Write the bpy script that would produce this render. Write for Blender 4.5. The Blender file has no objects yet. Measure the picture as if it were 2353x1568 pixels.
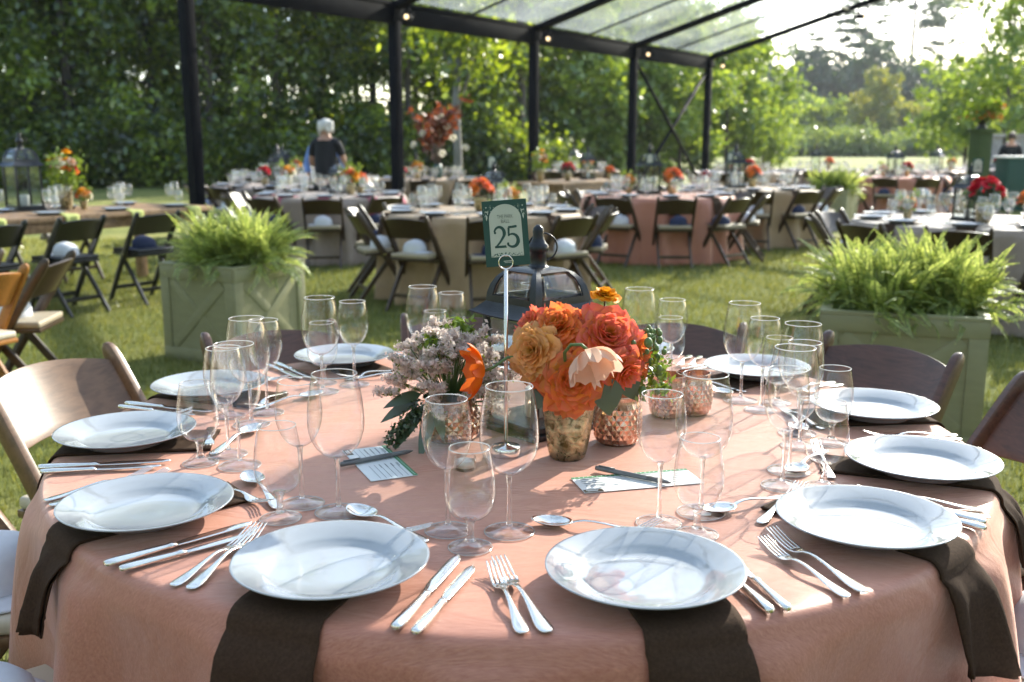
import bpy, bmesh, math, random
import numpy as np
from mathutils import Vector, Matrix

rnd = random.Random(7)
SC = bpy.context.scene
R = math.radians

# ------------------------------------------------------------------ camera, sky, sun, exposure
CAM = Vector((-0.011, -2.047, 1.350))
cam_d = bpy.data.cameras.new("camera")
cam = bpy.data.objects.new("camera", cam_d)
SC.collection.objects.link(cam)
cam.location = CAM
cam.rotation_euler = (R(90 - 10.984), 0, 0)
cam_d.sensor_width = 36.0
cam_d.lens = 36.0 * 2314.7 / 2353.0
cam_d.clip_start = 0.05
cam_d.clip_end = 2000
cam_d.dof.use_dof = True
cam_d.dof.focus_distance = 1.74
cam_d.dof.aperture_fstop = 4.8
cam_d.dof.aperture_blades = 0
SC.camera = cam

SUN_AZ, SUN_EL = R(36), R(29)          # azimuth clockwise from +Y (straight ahead)
world = bpy.data.worlds.new("World")
SC.world = world
world.use_nodes = True
wn = world.node_tree.nodes
wl = world.node_tree.links
sky = wn.new("ShaderNodeTexSky")
sky.sky_type = 'NISHITA'
sky.sun_disc = False
sky.sun_elevation = SUN_EL
sky.sun_rotation = SUN_AZ
sky.air_density = 1.0
sky.dust_density = 1.0
sky.ozone_density = 1.0
wn["Background"].inputs[1].default_value = 0.148
wl.new(sky.outputs[0], wn["Background"].inputs[0])

sun_d = bpy.data.lights.new("sun", 'SUN')
sun_d.energy = 4.7
sun_d.angle = R(0.53)
sun_d.color = (1.0, 0.93, 0.82)
sun = bpy.data.objects.new("sun", sun_d)
SC.collection.objects.link(sun)
sdir = Vector((math.sin(SUN_AZ) * math.cos(SUN_EL), math.cos(SUN_AZ) * math.cos(SUN_EL), math.sin(SUN_EL)))
sun.rotation_euler = sdir.to_track_quat('Z', 'Y').to_euler()
sun.location = sdir * 60

SC.view_settings.view_transform = 'Standard'
SC.view_settings.look = 'None'
SC.view_settings.exposure = 1.7
SC.view_settings.gamma = 1.0
SC.view_settings.use_curve_mapping = False
SC.render.engine = 'CYCLES'
cy = SC.cycles
cy.transparent_max_bounces = 40
cy.max_bounces = 16
cy.transmission_bounces = 14
cy.glossy_bounces = 4
cy.diffuse_bounces = 3
cy.caustics_reflective = False
cy.caustics_refractive = False
cy.use_denoising = True

# ------------------------------------------------------------------ materials
def new_mat(name):
    m = bpy.data.materials.new(name)
    m.use_nodes = True
    nt = m.node_tree
    return m, nt, nt.nodes["Principled BSDF"]

def coords(nt, kind='Object', scale=(1, 1, 1)):
    tc = nt.nodes.new("ShaderNodeTexCoord")
    mp = nt.nodes.new("ShaderNodeMapping")
    mp.inputs['Scale'].default_value = scale
    nt.links.new(tc.outputs[kind], mp.inputs[0])
    return mp.outputs[0]

def noise(nt, vec, scale, detail=4, rough=0.55, dist=0.0):
    n = nt.nodes.new("ShaderNodeTexNoise")
    n.inputs['Scale'].default_value = scale
    n.inputs['Detail'].default_value = detail
    n.inputs['Roughness'].default_value = rough
    n.inputs['Distortion'].default_value = dist
    if vec is not None:
        nt.links.new(vec, n.inputs['Vector'])
    return n.outputs['Fac']

def ramp(nt, fac, stops):
    r = nt.nodes.new("ShaderNodeValToRGB")
    el = r.color_ramp.elements
    while len(el) < len(stops):
        el.new(0.5)
    for e, (p, c) in zip(el, stops):
        e.position = p
        e.color = (*c, 1) if len(c) == 3 else c
    nt.links.new(fac, r.inputs[0])
    return r.outputs[0]

def bump(nt, bsdf, h, strength=0.3, dist=0.01):
    b = nt.nodes.new("ShaderNodeBump")
    b.inputs['Strength'].default_value = strength
    b.inputs['Distance'].default_value = dist
    nt.links.new(h, b.inputs['Height'])
    nt.links.new(b.outputs[0], bsdf.inputs['Normal'])
    return b

def vary(c, k):
    return tuple(min(1.0, max(0.0, x * k)) for x in c)

def simple(name, col, rough=0.5, metal=0.0, nscale=20, namt=0.12, bstr=0.0, bscale=60, coat=0.0, sheen=0.0, spec=0.5, stretch=(1, 1, 1)):
    m, nt, b = new_mat(name)
    v = coords(nt, 'Object', stretch)
    n = noise(nt, v, nscale)
    c = ramp(nt, n, [(0.25, vary(col, 1 - namt)), (0.75, vary(col, 1 + namt))])
    nt.links.new(c, b.inputs['Base Color'])
    b.inputs['Roughness'].default_value = rough
    b.inputs['Metallic'].default_value = metal
    b.inputs['Coat Weight'].default_value = coat
    b.inputs['Sheen Weight'].default_value = sheen
    b.inputs['Specular IOR Level'].default_value = spec
    if bstr:
        bump(nt, b, noise(nt, v, bscale), bstr, 0.005)
    return m

def wood(name, dark, light, rough=0.38, scale=6.0, coat=0.25, grain=(9, 1.2, 9), wk=0.35):
    m, nt, b = new_mat(name)
    v = coords(nt, 'Object', grain)
    d = noise(nt, v, scale, 6, 0.6, 1.5)
    w = nt.nodes.new("ShaderNodeTexWave")
    w.inputs['Scale'].default_value = scale * 0.35
    w.inputs['Distortion'].default_value = 9
    w.inputs['Detail'].default_value = 3
    nt.links.new(v, w.inputs['Vector'])
    mx = nt.nodes.new("ShaderNodeMath"); mx.operation = 'MULTIPLY_ADD'
    nt.links.new(w.outputs['Fac'], mx.inputs[0]); mx.inputs[1].default_value = wk
    nt.links.new(d, mx.inputs[2])
    c = ramp(nt, mx.outputs[0], [(0.3, dark), (0.75, light)])
    nt.links.new(c, b.inputs['Base Color'])
    b.inputs['Roughness'].default_value = rough
    b.inputs['Coat Weight'].default_value = coat
    b.inputs['Coat Roughness'].default_value = 0.25
    bump(nt, b, d, 0.12, 0.002)
    return m

def leafmat(name, dark, light, trans=0.45, tint=(1.25, 1.15, 0.5), gloss=0.06, clump=0.0):
    m = bpy.data.materials.new(name)
    m.use_nodes = True
    nt = m.node_tree
    N, L = nt.nodes, nt.links
    N.remove(N["Principled BSDF"])
    out = N["Material Output"]
    g = N.new("ShaderNodeNewGeometry")
    c = ramp(nt, g.outputs['Random Per Island'], [(0.0, dark), (1.0, light)])
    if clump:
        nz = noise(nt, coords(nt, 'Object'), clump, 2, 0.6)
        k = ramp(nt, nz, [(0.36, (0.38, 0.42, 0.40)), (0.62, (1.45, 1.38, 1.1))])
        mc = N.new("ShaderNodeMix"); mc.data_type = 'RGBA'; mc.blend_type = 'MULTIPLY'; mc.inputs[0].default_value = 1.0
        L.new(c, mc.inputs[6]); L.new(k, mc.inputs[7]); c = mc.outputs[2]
    df = N.new("ShaderNodeBsdfDiffuse"); L.new(c, df.inputs[0])
    tr = N.new("ShaderNodeBsdfTranslucent")
    mu = N.new("ShaderNodeMix"); mu.data_type = 'RGBA'; mu.blend_type = 'MULTIPLY'
    mu.inputs[0].default_value = 1.0
    L.new(c, mu.inputs[6]); mu.inputs[7].default_value = (*tint, 1)
    L.new(mu.outputs[2], tr.inputs[0])
    mx = N.new("ShaderNodeMixShader"); mx.inputs[0].default_value = trans
    L.new(df.outputs[0], mx.inputs[1]); L.new(tr.outputs[0], mx.inputs[2])
    gl = N.new("ShaderNodeBsdfGlossy"); gl.inputs['Roughness'].default_value = 0.35
    m2 = N.new("ShaderNodeMixShader"); m2.inputs[0].default_value = gloss
    L.new(mx.outputs[0], m2.inputs[1]); L.new(gl.outputs[0], m2.inputs[2])
    L.new(m2.outputs[0], out.inputs[0])
    return m

def thin_glass(name, edge=0.55, tint=(0.97, 0.98, 0.98), rough=0.02, ior=1.5, dirt=0.0):
    """thin clear sheet: Fresnel reflection over see-through, darker where seen edge-on"""
    m = bpy.data.materials.new(name)
    m.use_nodes = True
    nt = m.node_tree
    N, L = nt.nodes, nt.links
    N.remove(N["Principled BSDF"])
    out = N["Material Output"]
    lw = N.new("ShaderNodeLayerWeight"); lw.inputs[0].default_value = 0.5
    c = ramp(nt, lw.outputs['Facing'], [(0.0, tint), (0.78, vary(tint, 0.985)), (0.93, vary(tint, 0.5 + 0.5 * edge)), (1.0, vary(tint, edge))])
    tr = N.new("ShaderNodeBsdfTransparent"); L.new(c, tr.inputs[0])
    gl = N.new("ShaderNodeBsdfGlossy"); gl.inputs['Roughness'].default_value = rough
    pw = N.new("ShaderNodeMath"); pw.operation = 'POWER'; L.new(lw.outputs['Facing'], pw.inputs[0]); pw.inputs[1].default_value = 3.2
    f0 = ((ior - 1) / (ior + 1)) ** 2
    fr = N.new("ShaderNodeMath"); fr.operation = 'MULTIPLY_ADD'; L.new(pw.outputs[0], fr.inputs[0]); fr.inputs[1].default_value = 0.9 - f0; fr.inputs[2].default_value = f0
    mx = N.new("ShaderNodeMixShader")
    L.new(fr.outputs[0], mx.inputs[0]); L.new(tr.outputs[0], mx.inputs[1]); L.new(gl.outputs[0], mx.inputs[2])
    last = mx
    if dirt:
        tl = N.new("ShaderNodeBsdfTranslucent"); tl.inputs[0].default_value = (0.55, 0.60, 0.56, 1)
        n = noise(nt, coords(nt, 'Object', (1, 1, 1)), 0.6, 3)
        mm = N.new("ShaderNodeMath"); mm.operation = 'MULTIPLY'; L.new(n, mm.inputs[0]); mm.inputs[1].default_value = dirt
        m2 = N.new("ShaderNodeMixShader"); L.new(mm.outputs[0], m2.inputs[0])
        L.new(mx.outputs[0], m2.inputs[1]); L.new(tl.outputs[0], m2.inputs[2]); last = m2
    L.new(last.outputs[0], out.inputs[0])
    return m

def cloth_mat(name, a, b_, rough=0.42, sheen=0.25, stint=(1, 1, 1)):
    m, nt, b = new_mat(name)
    v = coords(nt, 'Object', (1, 1, 1))
    slub = noise(nt, coords(nt, 'Object', (18, 260, 60)), 3.0, 3, 0.6)
    big = noise(nt, v, 3.0, 3)
    c1 = ramp(nt, slub, [(0.3, a), (0.62, b_), (0.78, vary(b_, 1.18))])
    c2 = ramp(nt, big, [(0.3, (0.95, 0.95, 0.95)), (0.7, (1.03, 1.03, 1.03))])
    mu = nt.nodes.new("ShaderNodeMix"); mu.data_type = 'RGBA'; mu.blend_type = 'MULTIPLY'
    mu.inputs[0].default_value = 1.0
    nt.links.new(c1, mu.inputs[6]); nt.links.new(c2, mu.inputs[7])
    nt.links.new(mu.outputs[2], b.inputs['Base Color'])
    b.inputs['Roughness'].default_value = rough
    b.inputs['Sheen Weight'].default_value = sheen
    b.inputs['Sheen Roughness'].default_value = 0.4
    b.inputs['Sheen Tint'].default_value = (*stint, 1)
    b.inputs['Specular IOR Level'].default_value = 0.35
    w = noise(nt, coords(nt, 'Object', (1.0, 2.2, 1.2)), 5.0, 3, 0.5, 0.8)
    ad = nt.nodes.new("ShaderNodeMath"); ad.operation = 'MULTIPLY_ADD'
    nt.links.new(w, ad.inputs[0]); ad.inputs[1].default_value = 6.0
    s2 = nt.nodes.new("ShaderNodeMath"); s2.operation = 'MULTIPLY'
    nt.links.new(slub, s2.inputs[0]); s2.inputs[1].default_value = 0.35
    nt.links.new(s2.outputs[0], ad.inputs[2])
    bump(nt, b, ad.outputs[0], 0.28, 0.006)
    return m

M = {}
M['salmon'] = cloth_mat('salmon_cloth', (0.45, 0.178, 0.124), (0.55, 0.248, 0.178), 0.36, 1.0, (1.0, 0.66, 0.55))
M['beige'] = cloth_mat('beige_cloth', (0.36, 0.24, 0.14), (0.46, 0.32, 0.20), 0.5)
M['greige'] = cloth_mat('greige_cloth', (0.30, 0.235, 0.20), (0.38, 0.30, 0.26), 0.5)
M['napkin_brown'] = simple('dark_brown_linen', (0.058, 0.034, 0.022), 0.9, 0, 220, 0.25, 0.25, 700, spec=0.15)
M['napkin_pink'] = simple('pink_linen', (0.42, 0.10, 0.15), 0.8, 0, 90, 0.1)
M['napkin_green'] = simple('pale_green_linen', (0.42, 0.46, 0.14), 0.8, 0, 90, 0.1)
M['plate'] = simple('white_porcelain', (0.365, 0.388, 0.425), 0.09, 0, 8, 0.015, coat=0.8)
M['silver'] = simple('polished_silver', (0.86, 0.84, 0.80), 0.17, 1.0, 40, 0.05)
M['bowl'] = thin_glass('thin_clear_glass', 0.74, (0.997, 0.998, 0.998), 0.015, 1.75)
M['bowl_far'] = thin_glass('thin_clear_glass_glint', 0.85, (0.985, 0.99, 0.99), 0.10, 2.5)  # reflectance raised beyond clear glass to make the distant glasses glint
def add_refraction(m, k, ior=1.5):
    nt = m.node_tree; N, L = nt.nodes, nt.links
    out = N["Material Output"]; src = out.inputs[0].links[0].from_socket
    g = N.new("ShaderNodeBsdfGlass"); g.inputs['IOR'].default_value = ior; g.inputs['Roughness'].default_value = 0.0
    mx = N.new("ShaderNodeMixShader"); mx.inputs[0].default_value = k
    L.new(src, mx.inputs[1]); L.new(g.outputs[0], mx.inputs[2]); L.new(mx.outputs[0], out.inputs[0])
M['rimglass'] = thin_glass('rim_painted_highlight', 0.95, (0.97, 0.97, 0.97), 0.12, 3.6)
def solid_glass(name, k=0.5):
    m = thin_glass(name, 0.8, (0.985, 0.99, 0.99), 0.04, 1.7)
    nt = m.node_tree; N, L = nt.nodes, nt.links
    out = N["Material Output"]; src = out.inputs[0].links[0].from_socket
    g = N.new("ShaderNodeBsdfGlass"); g.inputs['IOR'].default_value = 1.5; g.inputs['Roughness'].default_value = 0.0
    mx = N.new("ShaderNodeMixShader"); mx.inputs[0].default_value = k
    L.new(src, mx.inputs[1]); L.new(g.outputs[0], mx.inputs[2]); L.new(mx.outputs[0], out.inputs[0])
    return m
M['stem'] = solid_glass('thick_clear_glass')
M['foot'] = thin_glass('clear_glass_foot', 0.86, (0.995, 0.996, 0.997), 0.03, 1.5)
def paint_highlight(m, k):
    # white diffuse mixed in paints the bright highlight of lip and foot edge
    nt = m.node_tree; N, L = nt.nodes, nt.links
    out = N["Material Output"]; src = out.inputs[0].links[0].from_socket
    d = N.new("ShaderNodeBsdfDiffuse"); d.inputs[0].default_value = (0.9, 0.92, 0.92, 1)
    t = N.new("ShaderNodeBsdfTranslucent"); t.inputs[0].default_value = (0.9, 0.92, 0.92, 1)
    a = N.new("ShaderNodeMixShader"); L.new(d.outputs[0], a.inputs[1]); L.new(t.outputs[0], a.inputs[2])
    mx = N.new("ShaderNodeMixShader"); mx.inputs[0].default_value = k
    L.new(src, mx.inputs[1]); L.new(a.outputs[0], mx.inputs[2]); L.new(mx.outputs[0], out.inputs[0])
paint_highlight(M['rimglass'], 0.45)
M['pane'] = thin_glass('lantern_pane_glass', 0.7, (0.93, 0.95, 0.95), 0.03, 1.5)
M['roofpvc'] = thin_glass('clear_roof_vinyl', 0.7, (0.86, 0.89, 0.87), 0.12, 1.45, dirt=0.42)
M['black_metal'] = simple('black_painted_metal', (0.022, 0.024, 0.03), 0.28, 0.35, 30, 0.3, 0.15, 220)
M['tent_black'] = simple('black_powder_coat', (0.007, 0.0075, 0.011), 0.75, 0.0, 6, 0.2, spec=0.08)
M['alu'] = simple('pale_aluminium', (0.75, 0.76, 0.76), 0.35, 0.3, 6, 0.08)
M['chrome'] = simple('chrome', (0.8, 0.78, 0.75), 0.12, 1.0, 10, 0.03)
M['wood_tan'] = wood('fruitwood', (0.11, 0.056, 0.028), (0.20, 0.108, 0.056), wk=0.22, grain=(1.6, 9, 9))
M['wood_brown'] = wood('mahogany_stain', (0.050, 0.021, 0.012), (0.115, 0.050, 0.030), wk=0.08, grain=(1.2, 9, 9))
M['wood_dark'] = wood('walnut_stain', (0.028, 0.015, 0.008), (0.065, 0.036, 0.018), wk=0.1)
M['wood_honey'] = wood('honey_varnish', (0.26, 0.095, 0.02), (0.42, 0.17, 0.035))
M['wood_black'] = wood('black_lacquer_wood', (0.006, 0.006, 0.007), (0.014, 0.014, 0.015))
M['wood_table'] = wood('rustic_plank', (0.16, 0.09, 0.045), (0.36, 0.22, 0.12), 0.5, 5, 0.1, (1.2, 9, 9))
M['cushion'] = simple('ivory_vinyl', (0.60, 0.52, 0.40), 0.5, 0, 14, 0.05, 0.1, 40)
M['cushion_tan'] = simple('tan_vinyl', (0.40, 0.33, 0.23), 0.5, 0, 14, 0.05, 0.1, 40)
M['cushion_black'] = simple('black_vinyl', (0.012, 0.013, 0.018), 0.4, 0, 14, 0.1)
M['planter'] = simple('sage_painted_wood', (0.25, 0.245, 0.14), 0.5, 0, 9, 0.08, 0.08, 90, stretch=(1, 1, 4))
M['soil'] = simple('potting_soil', (0.03, 0.022, 0.015), 0.95, 0, 40, 0.4, 0.6, 40)
M['cap_white'] = simple('white_cotton', (0.72, 0.74, 0.80), 0.8, 0, 60, 0.04)
M['cap_navy'] = simple('navy_cotton', (0.022, 0.032, 0.085), 0.8, 0, 60, 0.1)
M['card_green'] = simple('dark_green_card', (0.012, 0.062, 0.052), 0.5, 0, 30, 0.05)
M['card_cream'] = simple('pale_sage_card', (0.47, 0.51, 0.44), 0.6, 0, 30, 0.03)
M['card_white'] = simple('white_card', (0.76, 0.78, 0.78), 0.55, 0, 30, 0.02)
M['print_green'] = simple('green_print', (0.06, 0.24, 0.10), 0.55, 0, 60, 0.1)
M['print_dark'] = simple('grey_green_print', (0.12, 0.16, 0.14), 0.6, 0, 60, 0.1)
M['print_grey'] = simple('grey_print', (0.30, 0.31, 0.32), 0.6, 0, 60, 0.1)
M['print_brown'] = simple('brown_print', (0.10, 0.075, 0.045), 0.6, 0, 60, 0.1)
M['pen'] = simple('grey_pen_plastic', (0.15, 0.155, 0.16), 0.35, 0, 30, 0.1)
M['soap'] = simple('white_wax', (0.82, 0.80, 0.76), 0.4, 0, 30, 0.03)
M['stemgreen'] = simple('green_stem', (0.10, 0.17, 0.05), 0.5, 0, 50, 0.2)
M['bark'] = simple('tree_bark', (0.085, 0.068, 0.052), 0.9, 0, 5, 0.4, 0.7, 9, stretch=(1, 1, 0.25))
M['bark_grey'] = simple('pale_grey_bark', (0.17, 0.16, 0.145), 0.9, 0, 5, 0.3, 0.6, 9, stretch=(1, 1, 0.25))
M['skin'] = simple('skin', (0.50, 0.28, 0.20), 0.5, 0, 20, 0.06)
M['hair_white'] = simple('white_hair', (0.68, 0.66, 0.62), 0.6, 0, 40, 0.15, 0.6, 70)
M['hair_brown'] = simple('brown_hair', (0.05, 0.03, 0.02), 0.6, 0, 40, 0.15, 0.6, 70)
M['black_cloth'] = simple('black_knit', (0.010, 0.011, 0.016), 0.8, 0, 60, 0.1)
M['blue_cloth'] = simple('light_blue_shirt', (0.20, 0.32, 0.66), 0.8, 0, 60, 0.06)
M['grey_cloth'] = simple('grey_trousers', (0.09, 0.09, 0.10), 0.8, 0, 60, 0.06)
M['fern'] = leafmat('fern_leaf', (0.21, 0.30, 0.075), (0.54, 0.60, 0.24), 0.58, (1.3, 1.22, 0.75), 0.06)
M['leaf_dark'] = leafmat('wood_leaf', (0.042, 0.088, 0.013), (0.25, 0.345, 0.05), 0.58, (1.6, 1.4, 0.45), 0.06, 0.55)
M['leaf_mid'] = leafmat('grove_leaf', (0.095, 0.17, 0.032), (0.29, 0.38, 0.075), 0.45, (1.35, 1.25, 0.5))
M['leaf_gold'] = leafmat('golden_leaf', (0.13, 0.17, 0.02), (0.30, 0.31, 0.045), 0.45, (1.25, 1.1, 0.5))
M['leaf_far'] = leafmat('far_wood_leaf', (0.025, 0.055, 0.022), (0.07, 0.115, 0.038), 0.35, (1.2, 1.2, 0.7))
M['leaf_bush'] = leafmat('bush_leaf', (0.085, 0.14, 0.03), (0.24, 0.31, 0.07), 0.4, (1.3, 1.2, 0.5))
M['leaf_rust'] = leafmat('rust_magnolia_leaf', (0.075, 0.024, 0.010), (0.20, 0.065, 0.025), 0.35, (1.4, 0.9, 0.5))
M['leaf_plant'] = leafmat('bouquet_leaf', (0.025, 0.055, 0.022), (0.06, 0.11, 0.04), 0.3, (1.3, 1.3, 0.5), 0.1)
M['leaf_lime'] = leafmat('lime_bud_leaf', (0.12, 0.20, 0.03), (0.28, 0.36, 0.06), 0.35, (1.2, 1.2, 0.5))
M['grass'] = leafmat('grass_blade', (0.115, 0.145, 0.035), (0.30, 0.30, 0.10), 0.45, (1.2, 1.12, 0.6))

def petal(name, inner, outer, trans=0.35):
    """petal colour runs from the heart of the flower to its rims (the flower's own colouring)"""
    m = bpy.data.materials.new(name)
    m.use_nodes = True
    nt = m.node_tree
    N, L = nt.nodes, nt.links
    N.remove(N["Principled BSDF"])
    out = N["Material Output"]
    at = N.new("ShaderNodeAttribute"); at.attribute_name = "rim"
    g = N.new("ShaderNodeNewGeometry")
    n = noise(nt, coords(nt, 'Object'), 70, 3)
    ad = N.new("ShaderNodeMath"); ad.operation = 'MULTIPLY_ADD'
    L.new(n, ad.inputs[0]); ad.inputs[1].default_value = 0.5; L.new(at.outputs['Fac'], ad.inputs[2])
    c = ramp(nt, ad.outputs[0], [(0.35, inner), (1.15, outer)])
    c2 = ramp(nt, g.outputs['Random Per Island'], [(0, (0.82, 0.82, 0.82)), (1, (1.1, 1.1, 1.1))])
    mu = N.new("ShaderNodeMix"); mu.data_type = 'RGBA'; mu.blend_type = 'MULTIPLY'; mu.inputs[0].default_value = 1
    L.new(c, mu.inputs[6]); L.new(c2, mu.inputs[7])
    df = N.new("ShaderNodeBsdfDiffuse"); L.new(mu.outputs[2], df.inputs[0])
    tr = N.new("ShaderNodeBsdfTranslucent"); L.new(mu.outputs[2], tr.inputs[0])
    mx = N.new("ShaderNodeMixShader"); mx.inputs[0].default_value = trans
    L.new(df.outputs[0], mx.inputs[1]); L.new(tr.outputs[0], mx.inputs[2])
    gl = N.new("ShaderNodeBsdfGlossy"); gl.inputs['Roughness'].default_value = 0.45
    m2 = N.new("ShaderNodeMixShader"); m2.inputs[0].default_value = 0.03
    L.new(mx.outputs[0], m2.inputs[1]); L.new(gl.outputs[0], m2.inputs[2])
    L.new(m2.outputs[0], out.inputs[0])
    return m

M['p_orange'] = petal('orange_rose', (0.95, 0.42, 0.035), (0.93, 0.25, 0.085), 0.5)
M['p_coral'] = petal('coral_rose', (0.95, 0.34, 0.035), (0.90, 0.20, 0.14), 0.5)
M['p_gold'] = petal('apricot_rose', (0.95, 0.52, 0.09), (0.95, 0.50, 0.20), 0.5)
M['p_peach'] = petal('pale_peach_petal', (0.86, 0.55, 0.36), (0.88, 0.62, 0.48))
M['p_yellow'] = petal('yellow_ranunculus', (0.90, 0.42, 0.01), (0.92, 0.40, 0.015))
M['p_poppy'] = petal('orange_poppy', (0.88, 0.24, 0.006), (0.86, 0.15, 0.012), 0.5)
M['p_lilac'] = petal('lilac_statice', (0.86, 0.74, 0.68), (0.94, 0.85, 0.81), 0.58)
M['p_red'] = petal('red_rose', (0.62, 0.012, 0.03), (0.70, 0.03, 0.05))
M['p_cream'] = petal('cream_flower', (0.80, 0.74, 0.55), (0.84, 0.80, 0.66))

def metal_glass(name, lo, hi, scale, rough, bs):
    m, nt, b = new_mat(name)
    v = coords(nt, 'Object')
    n = noise(nt, v, scale, 5, 0.65, 0.6)
    c = ramp(nt, n, [(0.36, lo), (0.62, hi)])
    nt.links.new(c, b.inputs['Base Color'])
    b.inputs['Metallic'].default_value = 0.85
    r = ramp(nt, n, [(0.4, (rough + 0.2,) * 3), (0.65, (rough,) * 3)])
    nt.links.new(r, b.inputs['Roughness'])
    b.inputs['Coat Weight'].default_value = 0.6
    b.inputs['Coat Roughness'].default_value = 0.05
    bump(nt, b, n, bs, 0.004)
    return m

M['mercury'] = metal_glass('mercury_glass', (0.10, 0.085, 0.022), (0.60, 0.54, 0.33), 62, 0.12, 0.9)
M['copper'] = metal_glass('copper_mercury_glass', (0.34, 0.17, 0.10), (0.78, 0.50, 0.38), 30, 0.14, 0.2)

def emis(name, col, s):
    m, nt, b = new_mat(name)
    b.inputs['Base Color'].default_value = (*col, 1)
    b.inputs['Emission Color'].default_value = (*col, 1)
    b.inputs['Emission Strength'].default_value = s
    return m
M['bulb'] = emis('warm_lit_bulb', (1.0, 0.72, 0.40), 0.8)

# ------------------------------------------------------------------ mesh helpers
class MB:
    def __init__(self):
        self.v, self.f, self.m, self.rim = [], [], [], []

    def add(self, vs, fs, mi=0, rim=None):
        o = len(self.v)
        self.v += [tuple(p) for p in vs]
        self.rim += list(rim) if rim is not None else [0.0] * len(vs)
        for f in fs:
            self.f.append(tuple(i + o for i in f))
            self.m.append(mi)

    def box(self, c, s, rot=None, mi=0):
        x, y, z = (k / 2 for k in s)
        P = [Vector(p) for p in ((-x, -y, -z), (x, -y, -z), (x, y, -z), (-x, y, -z), (-x, -y, z), (x, -y, z), (x, y, z), (-x, y, z))]
        if rot is not None:
            P = [rot @ p for p in P]
        c = Vector(c)
        self.add([p + c for p in P], [(0, 3, 2, 1), (4, 5, 6, 7), (0, 1, 5, 4), (1, 2, 6, 5), (2, 3, 7, 6), (3, 0, 4, 7)], mi)

    def beam(self, p, q, w, t, up=(0, 0, 1), mi=0):
        p, q = Vector(p), Vector(q)
        d = q - p
        y = d.normalized()
        x = y.cross(Vector(up)).normalized()
        z = x.cross(y)
        self.box((p + q) / 2, (w, d.length, t), Matrix((x, y, z)).transposed(), mi)

    def sweep(self, pts, ws, ts, side=None, seg=10, mi=0, caps=True, sq=1.0):
        """closed tube along pts, elliptic section ws x ts; side = direction of the width"""
        pts = [Vector(p) for p in pts]
        n = len(pts)
        if not hasattr(ws, '__len__'): ws = [ws] * n
        if not hasattr(ts, '__len__'): ts = [ts] * n
        V = []
        prev = None
        for i, p in enumerate(pts):
            d = (pts[min(i + 1, n - 1)] - pts[max(i - 1, 0)]).normalized()
            if side is not None:
                s = Vector(side)
            elif prev is not None:
                s = prev
            else:
                s = Vector((1, 0, 0)) if abs(d.x) < 0.8 else Vector((0, 1, 0))
            s = (s - d * s.dot(d)).normalized()
            prev = s
            u = d.cross(s)
            for k in range(seg):
                a = 2 * math.pi * k / seg
                ca, sa = math.cos(a), math.sin(a)
                if sq != 1.0:
                    ca = math.copysign(abs(ca) ** sq, ca); sa = math.copysign(abs(sa) ** sq, sa)
                V.append(p + s * (ws[i] / 2 * ca) + u * (ts[i] / 2 * sa))
        F = []
        for i in range(n - 1):
            for k in range(seg):
                a = i * seg + k; b = i * seg + (k + 1) % seg
                F.append((a, b, b + seg, a + seg))
        if caps:
            F.append(tuple(range(seg - 1, -1, -1)))
            F.append(tuple((n - 1) * seg + k for k in range(seg)))
        self.add(V, F, mi)

    def tube(self, pts, r, seg=8, mi=0):
        rr = [2 * x for x in r] if hasattr(r, '__len__') else 2 * r
        self.sweep(pts, rr, rr, None, seg, mi)

    def lathe(self, prof, seg=32, mi=0, c=(0, 0, 0), closed=False):
        V, F = [], []
        n = len(prof)
        for (r, z) in prof:
            for k in range(seg):
                a = 2 * math.pi * k / seg
                V.append((c[0] + r * math.cos(a), c[1] + r * math.sin(a), c[2] + z))
        for i in range(n if closed else n - 1):
            j = (i + 1) % n
            for k in range(seg):
                k2 = (k + 1) % seg
                F.append((i * seg + k, i * seg + k2, j * seg + k2, j * seg + k))
        self.add(V, F, mi)

    def grid(self, P, mi=0, rim=None, wrap=False):
        P = np.asarray(P, float)
        n, m = P.shape[:2]
        F = []
        for i in range(n - 1):
            for j in range(m if wrap else m - 1):
                j2 = (j + 1) % m
                F.append((i * m + j, i * m + j2, (i + 1) * m + j2, (i + 1) * m + j))
        self.add(P.reshape(-1, 3).tolist(), F, mi, None if rim is None else np.asarray(rim).reshape(-1).tolist())

    def sheet(self, P, nrm, t, mi=0):
        """grid with thickness t (nrm per-point unit normals)"""
        P = np.asarray(P, float); nrm = np.asarray(nrm, float)
        n, m = P.shape[:2]
        A = P.reshape(-1, 3); B = (P - nrm * t).reshape(-1, 3)
        o = n * m
        F = []
        for i in range(n - 1):
            for j in range(m - 1):
                a = i * m + j
                F.append((a, a + 1, a + m + 1, a + m))
                F.append((o + a + m, o + a + m + 1, o + a + 1, o + a))
        for i in range(n - 1):
            a = i * m; F.append((a, a + m, o + a + m, o + a))
            a = i * m + m - 1; F.append((a + m, a, o + a, o + a + m))
        for j in range(m - 1):
            a = j; F.append((a + 1, a, o + a, o + a + 1))
            a = (n - 1) * m + j; F.append((a, a + 1, o + a + 1, o + a))
        self.add(np.vstack([A, B]).tolist(), F, mi)

    def ball(self, c, r, seg=12, rings=8, mi=0, sc=(1, 1, 1), rot=None):
        V, F = [], []
        for i in range(rings + 1):
            t = math.pi * i / rings
            for k in range(seg):
                a = 2 * math.pi * k / seg
                p = Vector((r * sc[0] * math.sin(t) * math.cos(a), r * sc[1] * math.sin(t) * math.sin(a), r * sc[2] * math.cos(t)))
                if rot is not None: p = rot @ p
                V.append(p + Vector(c))
        for i in range(rings):
            for k in range(seg):
                k2 = (k + 1) % seg
                F.append((i * seg + k, (i + 1) * seg + k, (i + 1) * seg + k2, i * seg + k2))
        self.add(V, F, mi)

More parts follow.
